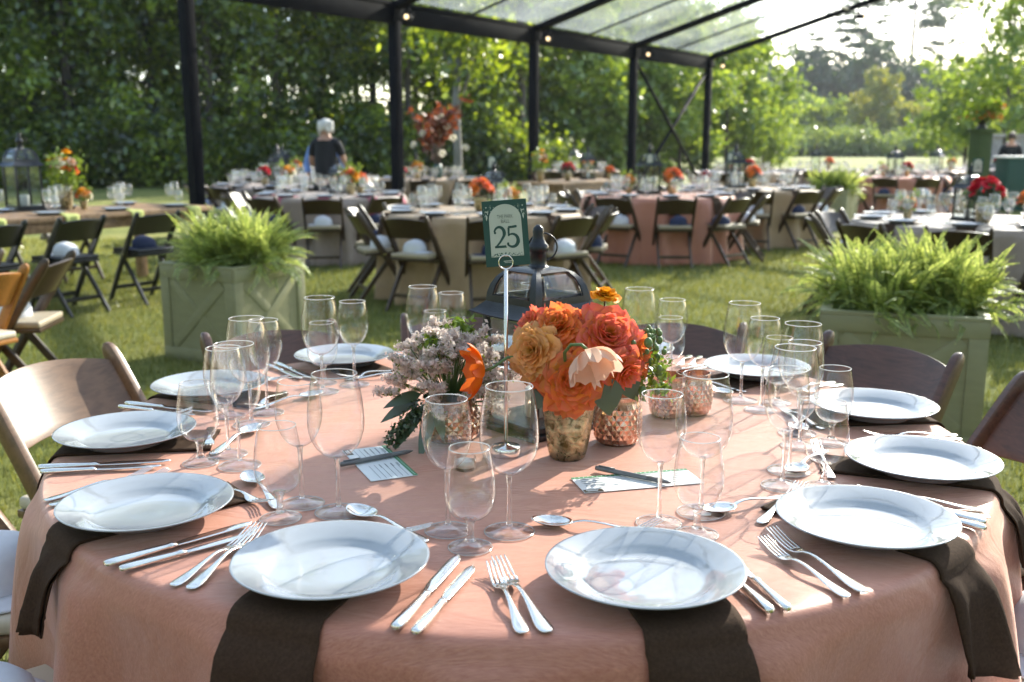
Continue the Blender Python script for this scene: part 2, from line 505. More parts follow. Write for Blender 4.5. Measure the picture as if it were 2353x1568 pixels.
    def build(self, name, mats, parent=None, smooth=True, bevel=0.0, rim=False, segs=2):
        me = bpy.data.meshes.new(name)
        me.from_pydata(self.v, [], self.f)
        if not isinstance(mats, (list, tuple)): mats = [mats]
        for mt in mats:
            me.materials.append(M[mt] if isinstance(mt, str) else mt)
        if len(mats) > 1:
            me.polygons.foreach_set('material_index', self.m)
        if rim:
            at = me.attributes.new("rim", 'FLOAT', 'POINT')
            at.data.foreach_set('value', self.rim)
        if bevel or not rim:
            bm = bmesh.new(); bm.from_mesh(me)
            if not rim and len(self.v) < 20000:
                bmesh.ops.remove_doubles(bm, verts=bm.verts, dist=1e-6)
            if bevel:
                bmesh.ops.bevel(bm, geom=[e for e in bm.edges if e.is_manifold and e.calc_face_angle(0) > 0.6],
                                offset=bevel, segments=segs, affect='EDGES', profile=0.6, clamp_overlap=True)
            if not rim: bmesh.ops.recalc_face_normals(bm, faces=bm.faces)
            bm.to_mesh(me); bm.free()
        if smooth == 'auto' or (smooth and bevel):
            me.shade_smooth()
            me.set_sharp_from_angle(angle=R(38))
        elif smooth:
            me.shade_smooth()
        return link(bpy.data.objects.new(name, me), parent)

def link(o, parent=None):
    SC.collection.objects.link(o)
    if parent is not None:
        o.parent = parent
    return o

def raw_mesh(name, V, faces_n, mat, parent=None, per=4, smooth=False):
    """V: (k*per,3) numpy, k separate faces of `per` corners"""
    V = np.ascontiguousarray(V, dtype=np.float32)
    k = len(V) // per
    me = bpy.data.meshes.new(name)
    me.vertices.add(len(V)); me.loops.add(k * per); me.polygons.add(k)
    me.vertices.foreach_set('co', V.ravel())
    me.loops.foreach_set('vertex_index', np.arange(k * per, dtype=np.int32))
    me.polygons.foreach_set('loop_start', np.arange(0, k * per, per, dtype=np.int32))
    me.polygons.foreach_set('loop_total', np.full(k, per, dtype=np.int32))
    me.update(calc_edges=True)
    me.materials.append(M[mat])
    if smooth: me.shade_smooth()
    return link(bpy.data.objects.new(name, me), parent)

def tag(o, label=None, cat=None, group=None, kind=None):
    if label: o['label'] = label
    if cat: o['category'] = cat
    if group: o['group'] = group
    if kind: o['kind'] = kind
    return o

def thing(name, label, cat, loc=(0, 0, 0), rz=0.0, group=None):
    o = bpy.data.objects.new(name, None)
    o.empty_display_size = 0.1
    link(o); o.location = loc; o.rotation_euler = (0, 0, rz)
    return tag(o, label, cat, group)

def dup(root, loc=None, rz=None, label=None, group=None, scale=None, parent=None):
    r = root.copy(); SC.collection.objects.link(r)
    if parent is not None: r.parent = parent
    if loc is not None: r.location = loc
    if rz is not None: r.rotation_euler = (0, 0, rz)
    if label: r['label'] = label
    if group: r['group'] = group
    if scale: r.scale = (scale,) * 3 if not hasattr(scale, '__len__') else scale
    for ch in root.children:
        dup(ch, parent=r)
    return r

class Stock:
    """first use hands out the original, later uses copies of it and its parts"""
    def __init__(self, maker):
        self.maker, self.o = maker, None
    def put(self, loc, rz=0.0, label=None, group=None, scale=None):
        if self.o is None:
            self.o = self.maker(); o = self.o
            o.location = loc; o.rotation_euler = (0, 0, rz)
            if label: o['label'] = label
            if group: o['group'] = group
            elif 'group' in o.keys() and group is None: pass
            if scale: o.scale = (scale,) * 3 if not hasattr(scale, '__len__') else scale
            return o
        o = dup(self.o, loc, rz, label, group, scale)
        if scale is None: o.scale = (1, 1, 1)
        if group is None and 'group' in o.keys(): del o['group']
        return o
# ------------------------------------------------------------------ lawn
def make_ground():
    m, nt, b = new_mat('lawn')
    v = coords(nt, 'Object')
    n1 = noise(nt, v, 0.55, 5, 0.6)
    n2 = noise(nt, v, 9.0, 6, 0.7)
    n3 = noise(nt, v, 60.0, 4, 0.7)
    c1 = ramp(nt, n1, [(0.3, (0.135, 0.17, 0.045)), (0.55, (0.22, 0.24, 0.075)), (0.72, (0.31, 0.29, 0.12))])
    c2 = ramp(nt, n2, [(0.3, (0.6, 0.62, 0.5)), (0.7, (1.2, 1.15, 1.1))])
    mu = nt.nodes.new("ShaderNodeMix"); mu.data_type = 'RGBA'; mu.blend_type = 'MULTIPLY'; mu.inputs[0].default_value = 1
    nt.links.new(c1, mu.inputs[6]); nt.links.new(c2, mu.inputs[7])
    nt.links.new(mu.outputs[2], b.inputs['Base Color'])
    b.inputs['Roughness'].default_value = 0.9
    b.inputs['Specular IOR Level'].default_value = 0.15
    ad = nt.nodes.new("ShaderNodeMath"); ad.operation = 'MULTIPLY_ADD'
    nt.links.new(n3, ad.inputs[0]); ad.inputs[1].default_value = 0.5; nt.links.new(n2, ad.inputs[2])
    bump(nt, b, ad.outputs[0], 0.9, 0.05)
    M['lawn'] = m
    mb = MB()
    rs = [0, 3, 8, 16, 30, 60, 120, 200, 340]
    mb.lathe([(max(r, 0.001), 0.0) for r in rs], 48)
    o = mb.build('lawn', 'lawn', None, True)
    tag(o, 'short sunlit lawn under and beyond the tables', 'lawn', None, 'structure')

def make_grass():
    rg = np.random.default_rng(3)
    N = 190000
    y = -1.2 + (rg.random(N) ** 1.35) * 14.0
    x = (rg.random(N) * 2 - 1) * (1.2 + (y + 2.07) * 0.56)
    keep = (x * x + y * y) > 0.45
    x, y = x[keep], y[keep]; N = len(x)
    a = rg.random(N) * 2 * np.pi
    far = 1 + np.clip((y - 3) / 9, 0, 1) * 1.3
    h = (0.022 + 0.03 * rg.random(N)) * (0.8 + 0.2 * far)
    w = (0.0022 + 0.0018 * rg.random(N)) * far
    lean = 0.6 * h * rg.random(N)
    b = rg.random(N) * 2 * np.pi
    V = np.zeros((N, 3, 3))
    V[:, 0] = np.stack([x - w * np.cos(a), y - w * np.sin(a), np.zeros(N)], 1)
    V[:, 1] = np.stack([x + w * np.cos(a), y + w * np.sin(a), np.zeros(N)], 1)
    V[:, 2] = np.stack([x + lean * np.cos(b), y + lean * np.sin(b), h], 1)
    o = raw_mesh('grass', V.reshape(-1, 3), 0, 'grass', None, 3)
    tag(o, 'short green grass blades standing on the lawn between the tables', 'grass', None, 'stuff')

# ------------------------------------------------------------------ trees
def leaf_quads(rg, centers, spread, size, flat=0.0):
    """random leaf quads gaussian-spread about centres"""
    n = len(centers)
    P = centers + rg.normal(size=(n, 3)) * spread
    u = rg.normal(size=(n, 3)); u[:, 2] *= (1 - flat); u /= np.linalg.norm(u, axis=1)[:, None] + 1e-9
    t = rg.normal(size=(n, 3)); w = np.cross(u, t); w /= np.linalg.norm(w, axis=1)[:, None] + 1e-9
    s = size * (0.6 + 0.8 * rg.random((n, 1)))
    V = np.empty((n, 4, 3))
    V[:, 0] = P - u * s * 0.6; V[:, 1] = P + w * s * 0.38; V[:, 2] = P + u * s * 0.7; V[:, 3] = P - w * s * 0.38
    return V.reshape(-1, 3)

def tree(name, label, cat, H, cr, base, nleaf, leaf, mat, tr, seed, bark='bark', group=None, narrow=1.0, sparse=0.55):
    rg = np.random.default_rng(seed)
    r_ = random.Random(seed)
    t = thing(name, label, cat, (0, 0, 0), 0, group)
    mb = MB()
    lx, ly = r_.uniform(-.04, .04) * H, r_.uniform(-.04, .04) * H
    pts = [(lx * s * s, ly * s * s, H * 0.93 * s) for s in (0, .03, .15, .35, .6, .8, 1)]
    mb.sweep(pts, [tr * 2.8, tr * 2.1, tr * 1.85, tr * 1.6, tr * 1.1, tr * .6, tr * .12], [tr * 2.8, tr * 2.1, tr * 1.85, tr * 1.6, tr * 1.1, tr * .6, tr * .12], None, 9)
    tips = []
    nl = 15
    for i in range(nl):
        s = base + (0.97 - base) * (i + r_.random()) / nl
        a = i * 2.4 + r_.uniform(-.5, .5)
        q = (s - base) / (1 - base)
        ln = cr * (0.35 + 0.75 * math.sin(math.pi * min(1, 0.18 + 0.82 * q) ** 0.9)) * r_.uniform(.75, 1.1)
        p0 = Vector((lx * s * s, ly * s * s, H * 0.93 * s))
        dirv = Vector((math.cos(a), math.sin(a), r_.uniform(.15, .75)))
        p1 = p0 + dirv * ln * .5; p2 = p0 + Vector((dirv.x * ln, dirv.y * ln, dirv.z * ln * .8))
        rr = tr * (1 - .75 * s) * .5
        mb.tube([p0, p1, p2], [rr, rr * .6, rr * .15], 5)
        for k in range(3):
            tips.append(p0.lerp(p2, .5 + .25 * k))
    mb.build('trunk', bark, t)
    C = []
    for p in tips:
        for k in range(2):
            C.append((p.x + r_.gauss(0, cr * .22), p.y + r_.gauss(0, cr * .22), min(H, p.z + r_.gauss(0, cr * .2))))
    C = np.array(C); keep = rg.random(len(C)) < (0.5 + sparse * .5); C = C[keep]
    idx = rg.integers(0, len(C), nleaf)
    sp = cr * 0.115 * (0.7 + 0.7 * rg.random(len(C)))[idx][:, None]
    V = leaf_quads(rg, C[idx], sp, leaf)
    raw_mesh('crown', V, 0, mat, t)
    return t

def pine(name, label, H, seed, group):
    rg = np.random.default_rng(seed); r_ = random.Random(seed)
    t = thing(name, label, 'tree', (0, 0, 0), 0, group)
    mb = MB()
    tr = H * .011
    mb.sweep([(0, 0, 0), (.1, 0, H * .4), (0.15, .1, H * .8), (.1, .1, H)], [tr * 2, tr * 1.7, tr * 1.1, tr * .2], [tr * 2, tr * 1.7, tr * 1.1, tr * .2], None, 7)
    C = []
    for i in range(26):
        s = .48 + .5 * (i / 26) + r_.uniform(-.02, .02)
        a = r_.uniform(0, 6.28); ln = H * .19 * (1.15 - s) * 2 * r_.uniform(.6, 1.2)
        p0 = Vector((.1, .05, H * s)); p2 = p0 + Vector((math.cos(a) * ln, math.sin(a) * ln, ln * r_.uniform(-.05, .35)))
        mb.tube([p0, p2], [tr * .35, tr * .1], 4)
        for k in range(3): C.append(tuple(p0.lerp(p2, .55 + .22 * k)))
    mb.build('trunk', 'bark', t)
    C = np.array(C); idx = rg.integers(0, len(C), 2600)
    V = leaf_quads(rg, C[idx], np.array([[.55, .55, .22]]) * H * .03, .34)
    raw_mesh('crown', V, 0, 'leaf_far', t)
    return t

def shrub(name, label, w, h, nleaf, leaf, mat, seed, group=None, cat='shrub'):
    rg = np.random.default_rng(seed); r_ = random.Random(seed)
    t = thing(name, label, cat, (0, 0, 0), 0, group)
    mb = MB()
    C = []
    for i in range(14):
        a = r_.uniform(0, 6.28); rr = r_.uniform(.1, 1) ** .6 * w * .42
        hh = h * (1 - .5 * (rr / (w * .5)) ** 2) * r_.uniform(.6, .98)
        p2 = Vector((math.cos(a) * rr, math.sin(a) * rr, hh * .85))
        mb.tube([(math.cos(a) * rr * .2, math.sin(a) * rr * .2, 0), (p2.x * .6, p2.y * .6, p2.z * .5), p2], [.03, .02, .006], 4)
        for k in range(4):
            C.append((p2.x * (.5 + .17 * k), p2.y * (.5 + .17 * k), hh * (.2 + .24 * k)))
    mb.build('stem', 'bark', t)
    C = np.array(C); idx = rg.integers(0, len(C), nleaf)
    V = leaf_quads(rg, C[idx], np.array([[w * .11, w * .11, h * .12]]), leaf)
    V[:, 2] = np.maximum(V[:, 2], 0.02)
    raw_mesh('foliage', V, 0, mat, t)
    return t

def px2x(px, d):
    return CAM.x + (px - 1176.5) / 2314.7 * d

def make_woods():
    r_ = random.Random(21)
    # dark wood along the left, two ranks deep
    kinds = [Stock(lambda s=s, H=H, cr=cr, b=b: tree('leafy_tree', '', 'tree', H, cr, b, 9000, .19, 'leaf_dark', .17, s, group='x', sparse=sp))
             for s, H, cr, b, sp in ((1, 13, 3.1, .10, .7), (2, 15, 3.4, .16, .6), (3, 11.5, 2.8, .08, .8), (4, 16, 3.2, .22, .5))]
    g = 'tall trees of the dark wood on the left'
    lab = 'tall leafy tree in the shaded dark green wood behind the left tables'
    k = 0
    for px in range(-160, 1230, 92):
        d = 34 + 9 * max(0, px) / 1200 + r_.uniform(-1.5, 2.5)
        o = kinds[k % 4].put((px2x(px + r_.uniform(-25, 25), d), CAM.y + d, 0), r_.uniform(0, 6.28), lab, g, r_.uniform(.85, 1.12)); k += 1
    for px in range(-220, 1260, 150):
        d = 43 + 9 * max(0, px) / 1200 + r_.uniform(-2, 3)
        kinds[(k + 1) % 4].put((px2x(px + r_.uniform(-30, 30), d), CAM.y + d, 0), r_.uniform(0, 6.28), lab, g, r_.uniform(1.0, 1.3)); k += 1
    # unseen trees added behind the viewpoint to cut fill light on the cloth
    rg = np.random.default_rng(77); C = []; mb = MB()
    for i in range(32):
        a = math.pi * (.79 + 1.21 * (i + rg.random() * .6) / 32)
        rr = 13.5 + 5 * rg.random(); x, y = rr * math.cos(a) * 1.15, -2 + rr * math.sin(a) * .95
        mb.sweep([(x, y, 0), (x + .1, y, 6), (x, y + .2, 11)], [.4, .28, .1], [.4, .28, .1], None, 7)
        for k in range(26): C.append((x + rg.normal() * 1.7, y + rg.normal() * 1.3, 1.0 + 11 * rg.random()))
    C = np.array(C)
    o = mb.build('added_treeline', ['bark', 'leaf_dark'], None)
    V = leaf_quads(rg, C[rg.integers(0, len(C), 36000)], .55, .26)
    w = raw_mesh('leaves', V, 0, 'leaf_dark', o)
    w['kind'] = 'stuff'
    tag(o, 'unseen belt of dark trees added behind the viewpoint to block fill light', 'added_treeline', None, 'stuff')
    # trunk standing pale among them
    t = thing('bare_trunk_tree', 'pale grey bare tree trunk standing at the wood edge beside the rust coloured branches', 'tree', (px2x(1053, 27), CAM.y + 27, 0))
    mb = MB(); mb.sweep([(0, 0, 0), (.02, 0, 1), (-.03, 0, 2.4), (.05, 0, 3.6)], [.27, .22, .2, .14], [.27, .22, .2, .14], None, 10); mb.build('trunk', 'bark_grey', t)
    mb = MB(); mb.tube([(.0, 0, 2.2), (.3, .1, 3.1), (.5, .2, 4)], [.06, .04, .01], 6); mb.tube([(.03, 0, 2.9), (-.3, .1, 3.6), (-.45, .1, 4.2)], [.05, .03, .01], 6); mb.build('branch', 'bark_grey', t)
    rg = np.random.default_rng(5)
    C = np.array([(.5, .2, 4), (-.45, .1, 4.2), (.1, 0, 4.4), (.3, .1, 3.6), (0, 0, 5)]); 
    raw_mesh('crown', leaf_quads(rg, C[rg.integers(0, 5, 1500)], .5, .17), 0, 'leaf_dark', t)
    # understorey at the foot of the dark wood
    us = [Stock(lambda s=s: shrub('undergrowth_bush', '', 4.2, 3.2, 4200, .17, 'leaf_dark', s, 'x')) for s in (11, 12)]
    for i, px in enumerate(range(-120, 1230, 88)):
        d = 32.5 + 8 * max(0, px) / 1200 + r_.uniform(-1, 1.2)
        us[i % 2].put((px2x(px + 40, d + 7), CAM.y + d + 7, 0), r_.uniform(0, 6.28), 'low dark bush at the foot of the shaded wood on the left', 'bushes at the foot of the left wood', (1.2, 1, r_.uniform(1.0, 1.5)))
        us[i % 2].put((px2x(px, d), CAM.y + d, 0), r_.uniform(0, 6.28), 'low dark bush at the foot of the shaded wood on the left', 'bushes at the foot of the left wood', (1, 1, r_.uniform(.6, 1.1)))
    # sunlit grove in the middle
    gk = [Stock(lambda s=s, H=H, cr=cr, b=b: tree('grove_tree', '', 'tree', H, cr, b, 5200, .26, 'leaf_mid', .13, s, group='x', sparse=.7))
          for s, H, cr, b in ((31, 8.5, 2.8, .06), (32, 7.2, 2.6, .05), (33, 9.5, 2.6, .1))]
    for i, (px, d, sc) in enumerate(((1215, 47, 1.1), (1265, 52, 1.0), (1325, 47, .9), (1385, 55, 1.1), (1440, 50, .9), (1500, 56, 1.05), (1555, 52, .85), (1610, 60, 1.0), (1660, 58, .86), (1705, 64, .95), (1350, 62, 1.3), (1470, 66, 1.3), (1590, 70, 1.25), (1745, 62, .55))):
        gk[i % 3].put((px2x(px, d), CAM.y + d, 0), r_.uniform(0, 6.28), 'sunlit yellow green tree in the grove seen between the tent posts', 'sunlit trees of the middle grove', sc)
    # hazy far wood on the right
    fk = [Stock(lambda s=s, H=H, cr=cr, b=b: tree('far_tree', '', 'tree', H, cr, b, 3000, .62, 'leaf_far', .25, s, group='x', sparse=.8))
          for s, H, cr, b in ((41, 12, 4.4, .05), (42, 14, 4.6, .08), (43, 10.5, 4.2, .04))]
    for i in range(48):
        px = 1560 + i * 17 + r_.uniform(-10, 10); d = 215 + r_.uniform(-12, 35)
        top = 1.42 if 1760 < px < 2180 else 1.25
        fk[i % 3].put((px2x(px, d), CAM.y + d, 0), r_.uniform(0, 6.28), 'tree in the grey green wood far away on the right under the white sky', 'far trees on the right', top * r_.uniform(.8, 1.08))
    pn = [Stock(lambda s=s, H=H: pine('pine_tree', '', H, s, 'x')) for s, H in ((51, 25), (52, 20))]
    for i, (px, d, sc, lb) in enumerate(((2062, 235, 1.9, 'tallest pine, thin bare trunk and sparse crown against the white sky'), (1905, 232, 1.6, 'pine of middling height rising over the far wood left of the tallest pine'),
                                       (1962, 240, 1.65, 'bushy crowned pine next to the tallest pine on its left'), (1850, 222, 1.25, 'short pine just right of the sloping tent edge'), (2130, 236, 1.4, 'slender pine right of the tallest pine, lower than it'))):
        pn[i % 2].put((px2x(px, d), CAM.y + d, 0), i * 1.3, lb, None, sc)
    # right edge trees, golden trees, bushes
    o = tree('roadside_tree', 'airy green tree rising out of frame at the right edge', 'tree', 8.6, 2.3, .12, 5200, .20, 'leaf_mid', .12, 61, sparse=.5)
    o.location = (px2x(2285, 46), CAM.y + 46, 0)
    o = tree('roadside_tree', 'broad green tree low at the right edge behind the flower column', 'tree', 5.6, 2.5, .08, 4800, .2, 'leaf_mid', .1, 62)
    o.location = (px2x(2200, 52), CAM.y + 52, 0)
    o = tree('roadside_tree', 'rightmost green tree cut off by the picture edge', 'tree', 7.0, 2.4, .08, 4800, .2, 'leaf_mid', .1, 63)
    o.location = (px2x(2365, 50), CAM.y + 50, 0)
    for px, d, H, lb in ((1995, 145, 11.3, 'golden yellow young tree in the middle of the far meadow edge'), (2062, 140, 6.0, 'small golden tree lower and right of the bigger golden one')):
        o = tree('golden_tree', lb, 'tree', H, 3.6, .08, 3600, .5, 'leaf_gold', .16, px, sparse=.9); o.location = (px2x(px, d), CAM.y + d, 0)
    for px, d, H, lb in ((1800, 146, 8.6, 'rounded green young tree at the meadow edge right of the grove'), (1925, 150, 7.6, 'green young tree just left of the golden tree'), (2110, 152, 7.0, 'leafy young tree right of the golden trees'), (1865, 138, 6.6, 'dark green upright shrub tree at the meadow edge')):
        o = tree('young_tree', lb, 'tree', H, 3.2, .05, 3000, .48, 'leaf_dark' if 'dark' in lb else 'leaf_mid', .08, px, sparse=.9); o.location = (px2x(px, d), CAM.y + d, 0)
    bs = [Stock(lambda s=s: shrub('meadow_bush', '', 7.4, 3.6, 1800, .38, 'leaf_bush', s, 'x')) for s in (71, 72, 73)]
    for i, px in enumerate(list(range(1250, 2240, 44)) + [1700, 1790, 1990, 2080, 2150]):
        d = 128 + r_.uniform(-6, 10)
        bs[i % 3].put((px2x(px, d), CAM.y + d, 0), r_.uniform(0, 6.28), 'round sunlit bush in the row along the far side of the meadow', 'bushes along the meadow', (1, 1, r_.uniform(.7, 1.25)))

def make_haze():
    m = bpy.data.materials.new('summer_haze'); m.use_nodes = True
    nt = m.node_tree; nt.nodes.remove(nt.nodes["Principled BSDF"])
    v = nt.nodes.new("ShaderNodeVolumePrincipled")
    v.inputs['Color'].default_value = (0.90, 0.95, 1.0, 1); v.inputs['Density'].default_value = 0.00024; v.inputs['Anisotropy'].default_value = 0.2
    nt.links.new(v.outputs[0], nt.nodes["Material Output"].inputs['Volume'])
    M['haze'] = m
    mb = MB(); mb.box((0, 0, 24.5), (700, 700, 51)); o = mb.build('haze', 'haze', None, False)
    tag(o, 'thin bluish summer haze over the lawn and the far wood', 'haze', None, 'stuff')

# ------------------------------------------------------------------ tent
def make_tent():
    phi = -math.atan2(.575, .818)
    t = thing('marquee', 'large black framed marquee with a clear vinyl roof over the tables', 'tent', (-4.19, 11.45, 0), phi)
    BAY, N0, N1, W = 4.0, -4, 4, 20.0
    ze, zr = 3.54, 6.30
    k = (zr - ze) / (W / 2)
    def roof(x): return ze + k * (x if x <= W / 2 else W - x)
    for n in range(N0, N1 + 1):
        y = n * BAY
        for x in (0, W):
            mb = MB()
            mb.box((x, y, 1.78), (.155, .155, 3.50)); mb.box((x, y, .012), (.34, .34, .024))
            mb.box((x, y, 3.42), (.20, .24, .24))
            mb.build('post', 'tent_black', t, 'auto', .006)
        for x0, x1 in ((0, W / 2), (W, W / 2)):
            mb = MB(); mb.beam((x0, y, ze - .02), (x1, y, zr - .02), .10, .20, (0, 1, 0)); 
            mb.v = [v for v in mb.v]
            mb.build('rafter', 'tent_black', t, 'auto', .004)
    for x in (0, W):
        for n in range(N0, N1):
            mb = MB(); mb.box((x, (n + .5) * BAY, 3.39), (.09, BAY - .21, .27)); mb.box((x, (n + .5) * BAY, 3.56), (.13, BAY - .12, .06))
            mb.build('eave_beam', 'tent_black', t, 'auto', .004)
    for x in (3.5, 7.0, W / 2, W - 3.5, W - 7.0):
        for n in range(N0, N1):
            mb = MB(); mb.box((x, (n + .5) * BAY, roof(x) - .03), (.05, BAY - .13, .06)); mb.build('purlin', 'alu', t, 'auto', .004)
    for n in range(N0, N1):
        for sgn in (0, 1):
            P = []
            for i in range(9):
                x = (W / 2) * i / 8; row = []
                for j in range(9):
                    y = (n + j / 8) * BAY
                    z = roof(x) + .095 - .05 * math.sin(math.pi * i / 8) * math.sin(math.pi * j / 8)
                    row.append((x if not sgn else W - x, y, z))
                P.append(row)
            mb = MB(); mb.grid(P); pn = mb.build('roof_panel', 'roofpvc', t)
            mb = MB(); x0, x1 = (0.05, W / 2 - .05) if not sgn else (W - .05, W / 2 + .05)
            mb.beam((x0, (n + .5) * BAY, ze + .06), (x1, (n + .5) * BAY, zr + .06), .035, .03, (0, 1, 0))
            mb.build('seam', 'tent_black', pn, False)
    for (ya, yb) in ((3 * BAY, 4 * BAY),):
        for a, b in ((ya, yb), (yb, ya)):
            mb = MB(); s = .09 if b > a else -.09
            mb.tube([(0 + (.02 if b > a else -.02), a + s, 3.18), (0 + (.02 if b > a else -.02), b - s, .25)], .04, 8); mb.build('cross_brace', 'tent_black', t)
    # spotlights clamped near the post heads
    M4 = Matrix.Translation((-4.19, 11.45, 0)) @ Matrix.Rotation(phi, 4, 'Z')
    def mk():
        o = thing('spotlight', '', 'spotlight', (0, 0, 0))
        mb = MB(); mb.sweep([(0, 0, 0), (0, .05, 0), (0, .20, 0), (0, .24, 0)], [.07, .11, .12, .12], [.07, .11, .12, .12], (1, 0, 0), 14); mb.build('housing', 'tent_black', o, 'auto')
        mb = MB(); mb.box((0, .1, .09), (.14, .03, .02)); mb.box((-.075, .1, .04), (.012, .03, .1)); mb.box((.075, .1, .04), (.012, .03, .1)); mb.box((0, .1, .15), (.03, .03, .12)); mb.build('bracket', 'tent_black', o, 'auto')
        mb = MB(); mb.ball((0, .245, 0), .036, 12, 8, 0, (1, .45, 1)); mb.build('lens', 'bulb', o)
        return o
    sk = Stock(mk)
    names = ['left post', 'second tent post from the left', 'third tent post from the left', 'fourth tent post carrying the cross brace', 'corner post at the far tent end']
    for n in range(1, 5):
        p = M4 @ Vector((.42, n * BAY - .1, 3.30))
        sk.put(p, math.pi - .15, 'small black spotlight, lens lit warm, on the ' + names[n])
    p = M4 @ Vector((3.7, 4 * BAY - .25, roof(3.7) - .30))
    sk.put(p, math.pi + .9, 'black spotlight hanging under the sloping end rafter at the top of the picture')
# ------------------------------------------------------------------ tableware
ZT = 0.762                       # table top
def make_plate():
    mb = MB()
    prof = [(.0005, .0058), (.03, .0057), (.076, .0056), (.085, .0072), (.0925, .0128), (.099, .0160), (.116, .0212), (.1315, .0264), (.1345, .0269), (.1352, .0258),
            (.1335, .0242), (.116, .0186), (.099, .0132), (.092, .0085), (.087, .0042), (.082, .0006), (.078, .0), (.074, .0016), (.0005, .0018)]
    mb.lathe(prof, 72)
    o = mb.build('dinner_plate', 'plate', None, True)
    return tag(o, '', 'plate')

def handle(mb, L, z0=.0045):
    ys = [0, .002, .007, .016, .028, .045, .062, .080, .098, L - .006]
    ws = [.008, .0145, .0195, .0212, .0195, .0150, .0110, .0078, .0068, .0070]
    ts = [.0016, .0026, .0030, .0031, .0030, .0031, .0033, .0036, .0038, .0036]
    zs = [.0028, .0030, .0032, .0036, .0042, .0058, .0080, .0105, .0125, .0128]
    return [(0, y, z) for y, z in zip(ys, zs)], ws, ts

def make_fork(L=.205, s=1.0):
    mb = MB()
    p, w, t = handle(mb, .118)
    p += [(0, .124, .0112), (0, .131, .0085), (0, .138, .0068), (0, .146, .0062), (0, .150, .0063)]
    w += [.0095, .0170, .0220, .0238, .0236]; t += [.003, .0026, .0023, .0021, .0020]
    mb.sweep(p, w, t, (1, 0, 0), 12)
    for i in range(4):
        x = (i - 1.5) * .0066
        q = [(x, .147, .0062), (x, .158, .0072), (x * .99, .172, .0098), (x * .97, .188, .0145), (x * .95, .2035, .0192), (x * .94, .206, .0200)]
        mb.sweep(q, [.0042, .0036, .0034, .0031, .0024, .0010], [.002, .002, .002, .0019, .0015, .0008], (1, 0, 0), 8)
    for i, v in enumerate(mb.v): mb.v[i] = (v[0] * s, v[1] * s, v[2] * s)
    o = mb.build('fork', 'silver', None, True)
    return tag(o, '', 'fork')

def make_spoon(s=1.0):
    mb = MB()
    p, w, t = handle(mb, .118)
    p += [(0, .124, .0108), (0, .130, .0085), (0, .136, .0070)]; w += [.0085, .011, .014]; t += [.003, .0026, .0022]
    mb.sweep(p, w, t, (1, 0, 0), 12)
    top, nr = [], []
    n, m = 9, 28
    for i in range(n):
        r = i / (n - 1)
        row, nrow = [], []
        for j in range(m + 1):
            a = 2 * math.pi * j / m
            wd = .0205 * (1 - .10 * math.sin(a))
            x = r * wd * math.cos(a); y = .1625 + r * .0325 * math.sin(a)
            z = .0022 + .0082 * r ** 2.4 + .003 * max(0, (y - .165) / .03) * 0.6
            row.append((x, y, z)); nv = Vector((-math.cos(a) * r * .6, -math.sin(a) * r * .5, 1)).normalized(); nrow.append(tuple(nv))
        top.append(row); nr.append(nrow)
    mb.sheet(top, nr, .0012)
    for i, v in enumerate(mb.v): mb.v[i] = (v[0] * s, v[1] * s, v[2] * s)
    o = mb.build('spoon', 'silver', None, True)
    return tag(o, '', 'spoon')

def make_knife(s=1.0):
    o = thing('knife', '', 'knife')
    mb = MB()
    ys = [0, .0015, .006, .018, .04, .065, .085, .094, .097, .101, .104, .108]
    ws = [.006, .0115, .0160, .0178, .0165, .0138, .0118, .0112, .0135, .0138, .0120, .0118]
    ts = [.005, .0085, .0105, .0112, .0105, .0092, .0082, .0080, .0095, .0096, .0075, .0040]
    mb.sweep([(0, y * s, .0062 * s) for y in ys], [w * s for w in ws], [t * s for t in ts], (1, 0, 0), 14)
    mb.build('handle', 'silver', o)
    mb = MB()
    yb = [.106, .112, .125, .150, .185, .210, .222, .230, .234]
    wl = [.0055, .0062, .0090, .0100, .0100, .0098, .0088, .0060, .002]
    wr = [.0055, .0058, .0068, .0072, .0072, .0066, .0052, .0020, -.0014]
    T, Nn = [], []
    for y, a, b in zip(yb, wl, wr):
        row = [(-a * s + (a + b) * s * q, y * s, (.0072 - .0016 * abs(q - .35)) * s) for q in (0, .2, .4, .6, .8, 1)]
        T.append(row); Nn.append([(0, 0, 1)] * 6)
    mb.sheet(T, Nn, .0016)
    mb.build('blade', 'silver', o)
    return o

def glass_profiles(kind):
    if kind == 'big':
        H, pr = .231, [(.0035, .094), (.014, .0955), (.026, .103), (.037, .117), (.0435, .135), (.0455, .152), (.0445, .175), (.0415, .2), (.0375, .222), (.0362, .231)]
        foot, zs = .0392, .093
    elif kind == 'wine':
        H, pr = .210, [(.0035, .101), (.012, .1025), (.022, .110), (.031, .124), (.0368, .142), (.0386, .158), (.0378, .176), (.0352, .195), (.0325, .207), (.0319, .210)]
        foot, zs = .0368, .100
    else:
        H, pr = .154, [(.004, .046), (.014, .0465), (.024, .051), (.033, .063), (.0375, .079), (.0382, .092), (.0368, .112), (.0335, .134), (.0307, .150), (.0303, .154)]
        foot, zs = .0335, .045
    return H, pr, foot, zs

